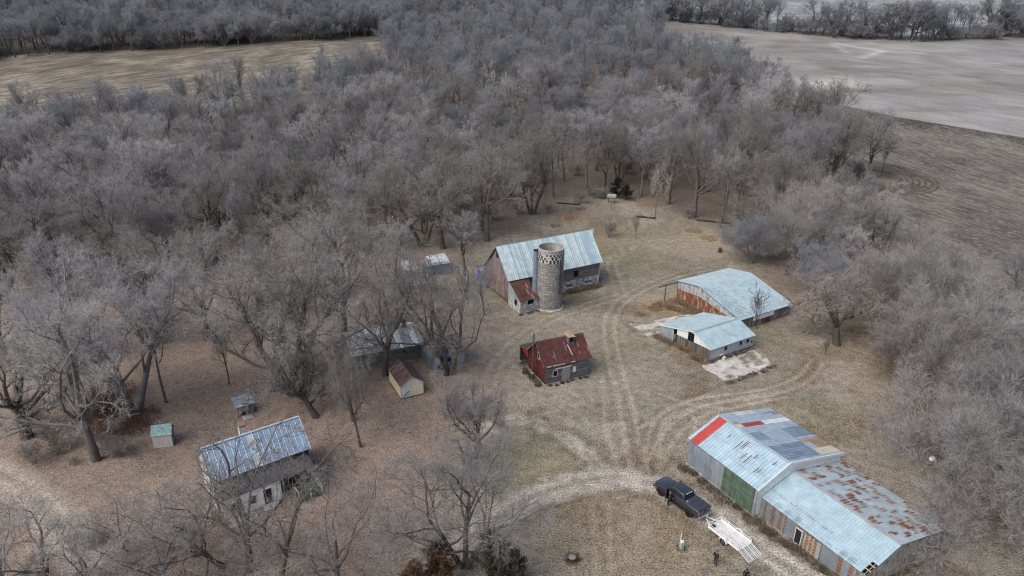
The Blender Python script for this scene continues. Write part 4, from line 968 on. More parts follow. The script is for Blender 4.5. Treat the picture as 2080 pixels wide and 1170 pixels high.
def wheel(parent, x, y, r, wd, rim=True, col=(.1, .1, .1)):
    m = MB(); m.lathe([(r*.62, -wd/2), (r*.93, -wd/2), (r, -wd*.36), (r, wd*.36), (r*.93, wd/2), (r*.62, wd/2), (r*.62, -wd/2)], 28, (1, 1, 1), 'y', (x, y, r))
    k = MB()
    for i in range(28):
        a = 2*math.pi*i/28
        for s in (-1, 1): k.bar((x+math.cos(a)*r*1.0, y+s*wd*.12, r+math.sin(a)*r*1.0), (x+math.cos(a+.06)*r*1.0, y+s*wd*.46, r+math.sin(a+.06)*r*1.0), .03, .03)
    w_ = bpy.data.objects.new('wheel', None); C.objects.link(w_); w_.parent = parent
    m.v += k.v and []; 
    t_ = m.build('tyre', M['rubber'], w_, smooth=False)
    q = MB(); sgn = 1 if y > 0 else -1; yo = y+sgn*wd*.30
    q.lathe([(0, 0), (r*.2, 0), (r*.22, -sgn*.03), (r*.60, -sgn*.05), (r*.64, sgn*.04)], 24, (.1, .1, .1), 'y', (x, yo, r))
    for i in range(5):
        a = 2*math.pi*i/5+.3
        for da in (-.13, .13): q.bar((x+math.cos(a)*r*.15, yo+sgn*.01, r+math.sin(a)*r*.15), (x+math.cos(a+da)*r*.6, yo+sgn*.01, r+math.sin(a+da)*r*.6), .06, .045, (.1, .1, .1), (0, 1, 0))
    q.build('rim', M['rim'] if rim else M['steelwhite'], w_)
    return w_
def loft(mb, stations, col=(1, 1, 1)):
    rings = []
    for x, zb, zs, zt, wb, ws, wt in stations:
        rings.append([(x, -wb, zb), (x, -ws, zs), (x, -wt, zt), (x, wt, zt), (x, ws, zs), (x, wb, zb)])
    for A, B in zip(rings, rings[1:]):
        for k in range(6): mb.face([A[k], A[(k+1) % 6], B[(k+1) % 6], B[k]], col)
    mb.face(rings[0], col); mb.face(rings[-1][::-1], col)
T = thing('pickup_truck', 'black crew cab pickup truck with covered bed and its driver door standing open', 'pickup', (18.03, 58.53, .012), 2.1816)
m = MB(); loft(m, [(-3.12, .62, .95, 1.36, .90, .97, .93), (-3.0, .55, .95, 1.39, .93, .99, .94), (-1.2, .5, .95, 1.39, .94, 1.0, .95), (1.2, .5, .95, 1.33, .94, 1.0, .93), (1.7, .5, .95, 1.31, .94, 1.0, .90), (2.75, .5, .92, 1.2, .93, .98, .84), (2.98, .55, .9, 1.1, .86, .90, .78)])
m.build('body', M['carpaint'], T, weld=True, bevel=.05, smooth=True)
m = MB()
zb, zt = 1.32, 1.95
A_ = [(1.42, -.90, zb), (1.42, .90, zb), (-1.12, .92, zb), (-1.12, -.92, zb)]; B_ = [(.55, -.70, zt), (.55, .70, zt), (-.92, .72, zt), (-.92, -.72, zt)]
m.hexa([A_[3], A_[0], A_[1], A_[2]], [B_[3], B_[0], B_[1], B_[2]], (1, 1, 1)); cab = m.build('cab', M['carpaint'], T, weld=True, bevel=.07, smooth=True)
def pane(pts, nm='window'):
    P = [Vector(p) for p in pts]; n = (P[1]-P[0]).cross(P[3]-P[0]).normalized(); g = MB(); g.hexa([p-n*.02 for p in P], [p+n*.014 for p in P], (1, 1, 1)); return g.build(nm, M['glass'], cab)
lp = lambda a, b, t: Vector(a).lerp(Vector(b), t)
def facequad(a, b, c_, d_, s0, s1, t0, t1):
    q = lambda s, t: lp(lp(a, b, s), lp(d_, c_, s), t); return [q(s0, t0), q(s1, t0), q(s1, t1), q(s0, t1)]
pane(facequad(A_[0], A_[1], B_[1], B_[0], .06, .94, .10, .93), 'windshield')
pane(facequad(A_[2], A_[3], B_[3], B_[2], .10, .90, .18, .88), 'rear_window')
for a, b, c_, d_ in ((A_[1], A_[2], B_[2], B_[1]), (A_[3], A_[0], B_[0], B_[3])):
    pane(facequad(a, b, c_, d_, .13 if a is A_[1] else .06, .50, .12, .90)); pane(facequad(a, b, c_, d_, .54, .93 if a is A_[1] else .86, .12, .90))
hl = MB()
for y in (-.3, 0, .3): hl.box((-1.02, y-.1, 1.90), (-.96, y+.1, 1.955))
hl.build('brake_light', M['lamp'], cab)
m = MB(); m.box((-3.06, -.88, 1.38), (-1.2, .88, 1.44)); tn = m.build('tonneau_cover', M['tonneau'], T, weld=True, bevel=.025)
sm = MB()
for x in (-1.85, -2.45): sm.box((x-.015, -.87, 1.441), (x+.015, .87, 1.449))
sm.build('seam', M['rubber'], tn)
sk = MB(); sk.box((-1.5, .62, 1.442), (-1.32, .70, 1.452), (.7, .7, .7)); sk.build('sticker', M['paint'], tn)
tg = MB(); tg.box((-3.17, -.80, .80), (-3.10, .80, 1.34)); tg_ = tg.build('tailgate', M['carpaint'], T, weld=True, bevel=.03)
eb = MB(); eb.lathe([(0, -.012), (.09, -.01), (.09, 0)], 16, (1, 1, 1), 'x', (-3.172, 0, 1.08)); eb.build('emblem', M['rim'], tg_)
hn = MB(); hn.box((-3.19, -.15, 1.2), (-3.16, .15, 1.28)); hn.build('handle', M['rubber'], tg_)
for s in (-1, 1):
    tl = MB(); tl.box((-3.16, s*.83-.12 if s > 0 else -.95, .88), (-2.98, .95 if s > 0 else -.71, 1.32)); tl.v = [(x, max(min(y, 1.0), -1.0), z) for x, y, z in tl.v]; t_ = tl.build('tail_light', M['red'], T, weld=True, bevel=.03)
    rv_ = MB(); rv_.box((-3.175, s*.86-.05, 1.02), (-3.155, s*.86+.05, 1.12)); rv_.build('reversing_lamp', M['lamp'], t_)
    h_ = MB(); h_.box((2.80, s*.74-.15, .82), (2.985, s*.74+.13, 1.06)); h_.build('headlight', M['lamp'], T, weld=True, bevel=.03)
    mr = MB(); mr.box((1.05, s*1.06-.14, 1.28), (1.19, s*1.06+.16, 1.58)); mr.bar((1.15, s*.9, 1.35), (1.12, s*1.1, 1.38), .05, .06); mr.build('wing_mirror', M['carpaint'], T, weld=True, bevel=.03)
    for x in (1.95, -1.95):
        fl = MB(); n = 16
        for k in range(n):
            a0, a1 = math.pi*(-.06+1.12*k/n), math.pi*(-.06+1.12*(k+1)/n)
            P = lambda a, r_, y: (x+math.cos(a)*r_, s*y, .42+math.sin(a)*r_)
            fl.face([P(a0, .50, 1.03), P(a1, .50, 1.03), P(a1, .58, 1.0), P(a0, .58, 1.0)], (1, 1, 1)); fl.face([P(a0, .50, 1.03), P(a1, .50, 1.03), P(a1, .47, .7), P(a0, .47, .7)], (1, 1, 1))
        fl.build('fender', M['rubber'], T)
        wheel(T, x, s*.885, .42, .29)
    rb = MB(); rb.box((-1.2, s*1.0-.09, .42), (1.3, s*1.0+.09, .48)); rb.build('running_board', M['rubber'], T)
bp = MB(); bp.box((-3.36, -.95, .55), (-3.14, .95, .80)); b_ = bp.build('rear_bumper', M['chrome'], T, weld=True, bevel=.04)
np_ = MB(); np_.box((-3.372, -.17, .60), (-3.358, .17, .75), (.62, .64, .66)); np_.build('number_plate', M['paint'], b_)
ht = MB(); ht.bar((-3.3, 0, .5), (-3.62, 0, .48), .08, .08); ht.build('tow_hitch', M['rubber'], T)
bp = MB(); bp.box((2.9, -.95, .5), (3.1, .95, .78)); bp.build('front_bumper', M['carpaint'], T, weld=True, bevel=.06)
gr = MB(); gr.box((2.93, -.58, .80), (3.01, .58, 1.08)); g_ = gr.build('grille', M['rubber'], T, weld=True, bevel=.02)
for z in (.87, .94, 1.01):
    q = MB(); q.box((3.0, -.55, z-.015), (3.03, .55, z+.015)); q.build('grille_bar', M['rim'], g_)
ax = MB(); ax.box((-2.6, -.5, .42), (2.6, .5, .56)); ax.box((-2.03, -.75, .35), (-1.87, .75, .5)); ax.box((1.87, -.75, .35), (2.03, .75, .5)); ax.build('chassis', M['rubber'], T)
hp = Vector((1.12, .97, 0)); dd = Vector((math.cos(math.radians(128)), math.sin(math.radians(128)), 0))
m = MB(); m.hexa([hp+Vector((0, 0, .52))+o for o in (Vector((0, -.03, 0)), dd*1.08+Vector((0, -.03, 0)), dd*1.08+Vector((.06, .04, 0)), Vector((.06, .04, 0)))], [hp+Vector((0, 0, 1.33))+o for o in (Vector((0, -.03, 0)), dd*1.08+Vector((0, -.03, 0)), dd*1.08+Vector((.06, .04, 0)), Vector((.06, .04, 0)))], (1, 1, 1))
for a, b in (((0, 1.33), (.42, 1.88)), ((.42, 1.88), (1.0, 1.88)), ((1.0, 1.88), (1.06, 1.33))): m.bar(hp+dd*a[0]+Vector((.02, 0, a[1])), hp+dd*b[0]+Vector((.02, 0, b[1])), .06, .06)
dr = m.build('door', M['carpaint'], T, weld=True, bevel=.02); dr['label'] = 'open driver door'
g = MB(); g.face([hp+dd*.06+Vector((.02, 0, 1.34)), hp+dd*1.03+Vector((.02, 0, 1.34)), hp+dd*.98+Vector((.02, 0, 1.86)), hp+dd*.43+Vector((.02, 0, 1.86))], (1, 1, 1)); g.build('window', M['glass'], dr)
g = MB(); g.bar(hp+dd*.75+Vector((.07, .05, 1.15)), hp+dd*.95+Vector((.07, .05, 1.15)), .04, .04); g.build('handle', M['chrome'], dr)

TR = thing('utility_trailer', 'white open utility trailer with its mesh ramp lowered, hitched behind the black pickup', 'trailer', (21.7, 53.37, .012), 2.159)
LX, WY = 1.9, .93; Wc = (.70, .70, .69)
m = MB(); m.grid((-LX, -WY, .52), (LX, -WY, .52), (LX, WY, .52), (-LX, WY, .52), 6, 9, lambda i, j, u, v: jit((.60, .59, .56), .1)); 
m.grid((-LX, WY, .47), (LX, WY, .47), (LX, -WY, .47), (-LX, -WY, .47), 1, 1, lambda *a: (.3, .3, .3)); m.build('deck', M['steelwhite'], TR)
m = MB()
for s in (-1, 1):
    m.box((-LX, s*WY-.03, .40), (LX, s*WY+.03, .54), Wc); m.box((-LX, s*WY-.03, .86), (LX, s*WY+.03, .91), Wc)
    m.box((-LX, s*WY-.012, .54), (LX, s*WY+.012, .70), Wc)
    for k in range(5): x = -LX+.03+(2*LX-.06)*k/4; m.box((x-.025, s*WY-.025, .54), (x+.025, s*WY+.025, .86), Wc)
m.box((LX-.05, -WY, .40), (LX, WY, .54), Wc); m.box((LX-.05, -WY, .86), (LX, WY, .91), Wc); m.box((-LX, -WY, .40), (-LX+.05, WY, .51), Wc)
m.build('frame', M['steelwhite'], TR, bevel=.008)
m = MB(); m.bar((LX, -.6, .46), (LX+1.25, 0, .46), .07, .09, Wc); m.bar((LX, .6, .46), (LX+1.25, 0, .46), .07, .09, Wc); m.bar((LX+1.1, 0, .47), (LX+1.45, 0, .48), .09, .09, (.3, .3, .3)); m.bar((LX+.9, .0, .1), (LX+.9, .0, .95), .06, .06, (.5, .5, .5)); m.build('tongue', M['steelwhite'], TR)
for s in (-1, 1):
    m = MB(); n = 10
    for k in range(n):
        a0, a1 = math.pi*k/n, math.pi*(k+1)/n; P = lambda a, y: (-.2+.46*math.cos(a), s*y, .36+.44*math.sin(a))
        m.face([P(a0, .97), P(a1, .97), P(a1, 1.26), P(a0, 1.26)], Wc)
        m.face([P(a0, 1.26), P(a1, 1.26), (-.2+.40*math.cos(a1), s*1.26, .36+.36*math.sin(a1)), (-.2+.40*math.cos(a0), s*1.26, .36+.36*math.sin(a0))], Wc)
    m.build('fender', M['steelwhite'], TR); wheel(TR, -.2, s*1.11, .34, .2, False)
m = MB(); ang = math.atan2(-.47, -1.28); P = lambda t, y, z=0: (-LX-.02-1.28*t, y, .50-.45*t+z)
for y in (-WY, -.31, .31, WY): m.bar(P(0, y), P(1, y), .05, .05, Wc)
for k in range(13): m.bar(P(k/12, -WY, .01), P(k/12, WY, .01), .045, .03, Wc)
m.build('ramp', M['steelwhite'], TR)
m = MB(); m.box((LX-.45, .35, .53), (LX-.15, .72, .75), (.04, .05, .09)); tag(m.build('tool_bag', M['denimdk']), 'dark blue bag lying in the front corner of the white trailer', 'bag')
tb = bpy.data.objects['tool_bag']; tb.location = TR.location; tb.rotation_euler = TR.rotation_euler
for v_ in tb.data.vertices: v_.co.z = .53+(v_.co.z-.53)*(1 if v_.co.x < LX-.3 else .7)

# ---- people
def skin(name, pts, edges, mat, parent, root=0, sub=1):
    """one continuous surface grown over a skeleton: pts = [(co, radius)]"""
    me = bpy.data.meshes.new(name); bm = bmesh.new(); ly = bm.verts.layers.skin.verify()
    vs = [bm.verts.new(p) for p, r_ in pts]
    for v_, (p, r_) in zip(vs, pts): v_[ly].radius = (r_, r_) if not isinstance(r_, tuple) else r_
    vs[root][ly].use_root = True
    for a, b in edges: bm.edges.new((vs[a], vs[b]))
    bm.to_mesh(me); bm.free(); me.materials.append(mat); o = bpy.data.objects.new(name, me); C.objects.link(o); o.parent = parent
    s = o.modifiers.new('skin', 'SKIN'); s.use_smooth_shade = True
    b = o.modifiers.new('sub', 'SUBSURF'); b.levels = b.render_levels = sub
    return o
def person(name, label, loc, rz, arms, jacket, trousers, hat, hatmat, lean=(0, 0), stance=.1, nod=.0, fwd=(0, 0)):
    """faces +Y; arms = [(elbow, wrist, finger direction)] for left (-X) and right"""
    R_ = thing(name, label, 'person', loc, rz)
    lx, ly_ = lean
    pel, chest, neck = Vector((lx*.3, ly_*.3, .95)), Vector((lx*.8, ly_*.8, 1.28)), Vector((lx, ly_, 1.47))
    hd = neck+Vector((0, .02+nod*.3, .13)); top = neck+Vector((0, nod*.5, .26))
    pts = [(pel, .11), (chest, .13), (neck, .055), (hd, (.075, .085)), (top, .062), (hd+Vector((0, .10, -.015)), .016), (hd+Vector((.078, 0, 0)), .016), (hd+Vector((-.078, 0, 0)), .016), (hd+Vector((0, .075, -.06)), .03)]
    E = [(0, 1), (1, 2), (2, 3), (3, 4), (3, 5), (3, 6), (3, 7), (3, 8)]
    jp = [(pel+Vector((0, 0, -.08)), .15), (pel+Vector((0, 0, .12)), .15), (chest, .165), (chest+Vector((lx*.1, ly_*.1, .13)), .13), (neck+Vector((0, 0, -.01)), .075)]; je = [(0, 1), (1, 2), (2, 3), (3, 4)]
    tp = [(pel, .14)]; te = []; bt = []
    for s, (el, wr, fd), fy in ((-1, arms[0], fwd[0]), (1, arms[1], fwd[1])):
        sh = chest+Vector((s*.19, 0, .13)); el, wr, fd = Vector(el), Vector(wr), Vector(fd).normalized()
        k = len(pts); pts += [(sh, .06), (el, .042), (wr, .028), (wr+fd*.07, (.036, .02))]; E += [(1, k), (k, k+1), (k+1, k+2), (k+2, k+3)]
        side = fd.cross(Vector((0, 0, 1)) if abs(fd.z) < .8 else Vector((0, 1, 0))).normalized(); dn = side.cross(fd)*-1
        for q, ln in ((-.030, .062), (-.010, .074), (.010, .070), (.029, .056)):
            f0 = wr+fd*.10+side*q; f1 = f0+fd*ln*.55; f2 = f1+(fd*.6+dn*.5)*ln*.5; n = len(pts); pts += [(f0, .011), (f1, .009), (f2, .008)]; E += [(k+3, n), (n, n+1), (n+1, n+2)]
        n = len(pts); t0 = wr+fd*.045+side*s*-.04; pts += [(t0, .011), (t0+(fd*.8-side*s*.5)*.045, .009)]; E += [(k+3, n), (n, n+1)]
        n = len(jp); jp += [(sh, .085), (el, .066), (wr, .05)]; je += [(3, n), (n, n+1), (n+1, n+2)]
        hip, kn, an = pel+Vector((s*.095, 0, -.04)), Vector((s*stance, .03+fy*.6+ly_*.1, .5)), Vector((s*stance, fy, .09))
        k = len(pts); pts += [(hip, .075), (kn, .048), (an, .034)]; E += [(0, k), (k, k+1), (k+1, k+2)]
        n = len(tp); tp += [(hip+Vector((0, 0, -.06)), .098), (kn, .07), (an+Vector((0, 0, .02)), .058)]; te += [(0, n), (n, n+1), (n+1, n+2)]
        bt.append([(an+Vector((0, -.02, .03)), .05), (an+Vector((0, -.03, -.045)), .045), (an+Vector((s*.02, .15, -.05)), (.045, .038))])
    skin('body', pts, E, M['skin'], R_); skin('jacket', jp, je, M[jacket], R_, 1); skin('trousers', tp, te, M[trousers], R_)
    for b in bt: skin('boot', b, [(0, 1), (1, 2)], M['leather'], R_, 1)
    h = MB(); h.lathe([(.098, -.02), (.102, .03), (.085, .085), (.05, .115), (0, .125)], 16, (1, 1, 1), o=tuple(hd+Vector((0, -.012, .055))))
    if hat == 'cap': h.hexa([hd+Vector(p) for p in ((-.07, .07, .045), (.07, .07, .045), (.05, .18, .03), (-.05, .18, .03))], [hd+Vector(p) for p in ((-.07, .07, .06), (.07, .07, .06), (.05, .18, .042), (-.05, .18, .042))], (1, 1, 1))
    h.build('cap' if hat == 'cap' else 'hair' if hat == 'hair' else 'hat', M[hatmat], R_, smooth=True)
    for s in (-1, 1):
        e = MB(); e.lathe([(0, -.011), (.009, -.006), (.011, 0), (.009, .006), (0, .011)], 8, (1, 1, 1), o=tuple(hd+Vector((s*.03, .083, .012)))); e.build('eye', M['rubber'], R_)
    return R_
person('person', 'person in brown jacket, grey cap and dark jeans standing with hands in pockets', (19.42, 49.88, 0), math.radians(-55), [((-.30, -.08, 1.12), (-.20, .10, .93), (.2, .1, -1)), ((.30, -.08, 1.12), (.20, .10, .93), (-.2, .1, -1))], 'jacketbr', 'denimdk', 'cap', 'capgrey')
person('person', 'person in black jacket and blue jeans holding a grey remote controller', (21.54, 47.75, 0), math.radians(172), [((-.27, .08, 1.13), (-.11, .33, 1.13), (.5, .6, 0)), ((.27, .08, 1.13), (.11, .33, 1.13), (-.5, .6, 0))], 'jacket', 'denim', 'hair', 'hair', nod=.12)
m = MB(); m.box((-.13, -.04, -.02), (.13, .05, .025)); m.box((-.08, .05, .0), (.08, .07, .09)); rc_ = m.build('remote_controller', M['plastic'], None, weld=True, bevel=.01); rc_.location = Vector((21.54, 47.75, 1.15))+Matrix.Rotation(math.radians(172), 3, 'Z') @ Vector((0, .42, 0)); rc_.rotation_euler = (0, 0, math.radians(172)); tag(rc_, 'small grey remote controller held at the waist by the black jacketed person', 'controller')
pt = frame3(18.03, 58.53, 2.1816)(.42, 1.42, 0)
person('person', 'person in black with a brown cap leaning in beside the open door of the pickup', (pt[0], pt[1], 0), 2.1816-math.radians(205), [((-.27, .18, 1.12), (-.17, .38, 1.18), (0, 1, .1)), ((.28, .14, 1.12), (.2, .34, 1.0), (0, 1, -.2))], 'jacket', 'denimdk', 'cap', 'capbrown', lean=(0, .12))

# ---- yard furniture
P_ = thing('utility_pole', 'dark wooden pole rising past the red end wall of the small shed', 'pole', (*ray(1080.8, 770), 0))
m = MB(); m.tube([(0, 0, 0), (.02, 0, 3.5), (.05, 0, 7.0)], [.13, .115, .10], 10, (.10, .085, .075)); m.build('pole', M['vwood'], P_)
m = MB(); m.bar((-.45, 0, 6.35), (.1, 0, 6.5), .09, .09, (.2, .22, .25)); m.lathe([(.05, 0), (.07, .06), (.05, .14), (0, .15)], 8, (.25, .3, .35), o=(-.42, 0, 6.4)); m.lathe([(.05, 0), (.07, .06), (.05, .14), (0, .15)], 8, (.25, .3, .35), o=(-.15, 0, 6.48)); m.build('insulator_arm', M['paint'], P_)
m = MB(); m.lathe([(.145, .9), (.145, 1.15), (.12, 1.16)], 10, (.5, .48, .45)); m.build('collar', M['paint'], P_)
x, y = ray(1384, 1117)
P_ = thing('utility_pedestal', 'pale green utility pedestal with a white cap out on the grass', 'pedestal', (x, y, 0), .3)
m = MB(); m.hexa([(-.17, -.13, 0), (.17, -.13, 0), (.17, .13, 0), (-.17, .13, 0)], [(-.14, -.11, .95), (.14, -.11, .95), (.14, .11, .95), (-.14, .11, .95)], (.28, .38, .34)); m.build('cabinet', M['paint'], P_, weld=True, bevel=.02)
m = MB(); m.hexa([(-.16, -.13, .95), (.16, -.13, .95), (.16, .13, .95), (-.16, .13, .95)], [(-.10, -.08, 1.16), (.10, -.08, 1.16), (.10, .08, 1.16), (-.10, .08, 1.16)], (.75, .76, .76)); m.build('cap', M['paint'], P_, weld=True, bevel=.02)
P_ = thing('marker_post', 'thin white marker post with a faded orange top behind the green pedestal', 'post', (x-.05, y+.45, 0))
m = MB(); m.tube([(0, 0, 0), (0, 0, 1.75)], .055, 8, (.68, .64, .62)); m.build('post', M['paint'], P_); m = MB(); m.tube([(0, 0, 1.7), (-.1, 0, 1.9)], .06, 8, (.5, .26, .18)); m.build('flag', M['paint'], P_)
def stump(px, py, r_, h_, label, top):
    x, y = ray(px, py); s = thing('tree_stump', label, 'stump', (x, y, tz1(x, y)))
    m = MB(); m.lathe([(r_*1.5, -.05), (r_*1.15, .1), (r_, h_)], 12, lambda k, j: jit((.07, .055, .045), .3)); m.build('trunk', M['wood'], s); m = MB(); m.lathe([(r_, h_), (r_*.6, h_+.02), (0, h_+.01)], 12, lambda k, j: jit(top, .12)); m.build('cut_face', M['wood'], s)
stump(1162, 1137, .36, .35, 'round grey stump on a dark patch in the mown grass beside the drive', (.26, .24, .23))
stump(1462, 512, .35, .9, 'dark broken stump near the woods behind the barn', (.13, .09, .06))
x, y = ray(1242, 412); z = tz1(x, y)
P_ = thing('fuel_tank', 'whitish barrel tank on legs before the dark evergreen at the edge of the woods', 'tank', (x, y, z), -.25)
m = MB(); m.lathe([(0, -1.15), (.5, -1.12), (.58, -1.0), (.58, 1.0), (.5, 1.12), (0, 1.15)], 20, lambda k, j: jit((.36, .345, .32), .12), 'x', (0, 0, 1.7)); m.build('tank', M['paint'], P_)
m = MB()
for x_ in (-.8, .8):
    for y_ in (-.4, .4): m.bar((x_, y_*1.3, 0), (x_, y_*.7, 1.4), .08, .08, (.12, .1, .09))
    m.bar((x_, -.5, 1.15), (x_, .5, 1.15), .08, .08, (.12, .1, .09))
m.build('stand', M['wood'], P_)
x, y = ray(1241, 424); P_ = thing('fence_post', 'pale bare post standing in front of the barrel tank', 'post', (x, y, tz1(x, y))); m = MB(); m.tube([(0, 0, -.1), (.03, 0, 1.9)], [.14, .12], 8, (.3, .26, .22)); m.build('post', M['vwood'], P_)
def log(px, py, ln, ang, r_, label, col, lift=0):
    x, y = ray(px, py); o = thing('fallen_log', label, 'log', (x, y, tz1(x, y)+r_*.6+lift), ang)
    m = MB(); m.tube([(-ln/2, 0, 0), (-ln/6, .12, .05), (ln/4, -.1, .02), (ln/2, .15, .12)], [r_, r_*.95, r_*.8, r_*.5], 9, col); m.build('trunk', M['wood'], o)
    m = MB(); m.tube([(ln/5, 0, 0), (ln/4, .5, .5), (ln/3.2, .8, .9)], [r_*.45, r_*.3, .02], 6, col); m.tube([(ln/3, 0, .05), (ln/2.3, -.5, .3), (ln/1.9, -.9, .35)], [r_*.4, r_*.25, .02], 6, col); m.build('branch', M['wood'], o)
log(80, 586, 7, .1, .32, 'pale bark-stripped fallen trunk lying in the leaves at the left edge', (.34, .30, .24))
log(112, 600, 6, -.6, .35, 'dark fallen trunk beside the pale stripped one at the left edge', (.06, .05, .042), .4)
log(1312, 443, 4.5, -.25, .26, 'dark log lying in grass at the edge of the woods right of the tank', (.05, .042, .036))
log(1450, 452, 8, -.3, .3, 'dark fallen trunk under the pale snag in the woods', (.06, .05, .045))
log(1155, 415, 6, -.2, .2, 'thin dark log at the foot of the woods behind the barn', (.06, .045, .036))
x, y = ray(1224, 777); P_ = MB(); P_.lathe([(.42, -.05), (.5, .12), (.3, .3), (0, .34)], 9, lambda k, j: jit((.33, .31, .29), .15)); o = P_.build('boulder', M['concrete']); o.location = (x, y, 0); o.scale = (1.3, .7, 1); o.rotation_euler = (0, 0, .3); tag(o, 'pale grey boulder in the grass right of the red roofed shed', 'rock')
bg_ = MB(); bg_.lathe([(.05, -.3), (.28, -.12), (.22, .12), (.3, .25), (0, .3)], 7, (.75, .76, .78)); o = bg_.build('plastic_bag', M['paint']); x, y = ray(1893, 932, 2.6); o.location = (x, y, 2.6); o.rotation_euler = (.5, .4, .2); tag(o, 'torn white plastic bag snagged in the twigs of the spreading bush', 'bag')

# ------------------------------------------------------------------ trees
t = NT('bark'); at = t.attr(); oi = t.n('ShaderNodeObjectInfo')
sep = t.n('ShaderNodeSeparateColor'); t.l(oi.outputs['Color'], sep.inputs[0])
c = t.mix(1.0, at.outputs['Color'], oi.outputs['Color'], 'MULTIPLY')
rr = t.ramp(oi.outputs['Random'], 0, 1, .82, 1.2)
n = t.noise(1.3, 3)
c = t.mix(1.0, c, t.grey(t.math('MULTIPLY', rr, t.ramp(n, .3, .7, .8, 1.2))), 'MULTIPLY')
M['bark'] = t.fin(c, .92, 0, .12)
t = NT('twigs'); at = t.attr(); oi = t.n('ShaderNodeObjectInfo')
c = t.mix(1.0, at.outputs['Color'], oi.outputs['Color'], 'MULTIPLY')
c = t.mix(1.0, c, t.grey(t.ramp(oi.outputs['Random'], 0, 1, .82, 1.2)), 'MULTIPLY')
M['twig'] = t.fin(c, .95, 0, .05)
tl = t.n('ShaderNodeBsdfTranslucent'); t.l(c, tl.inputs[0]); mx = t.n('ShaderNodeMixShader'); mx.inputs[0].default_value = .45
t.l(t.b.outputs[0], mx.inputs[1]); t.l(tl.outputs[0], mx.inputs[2]); t.l(mx.outputs[0], t.out.inputs[0])
def nrm(v): return v/(np.linalg.norm(v, axis=-1, keepdims=True)+1e-9)
def perp(d):
    u = np.where(np.abs(d[:, 2:3]) < .9, np.array([[0, 0, 1.]]), np.array([[1., 0, 0]])); a = nrm(np.cross(d, u)); return a, np.cross(a, d)
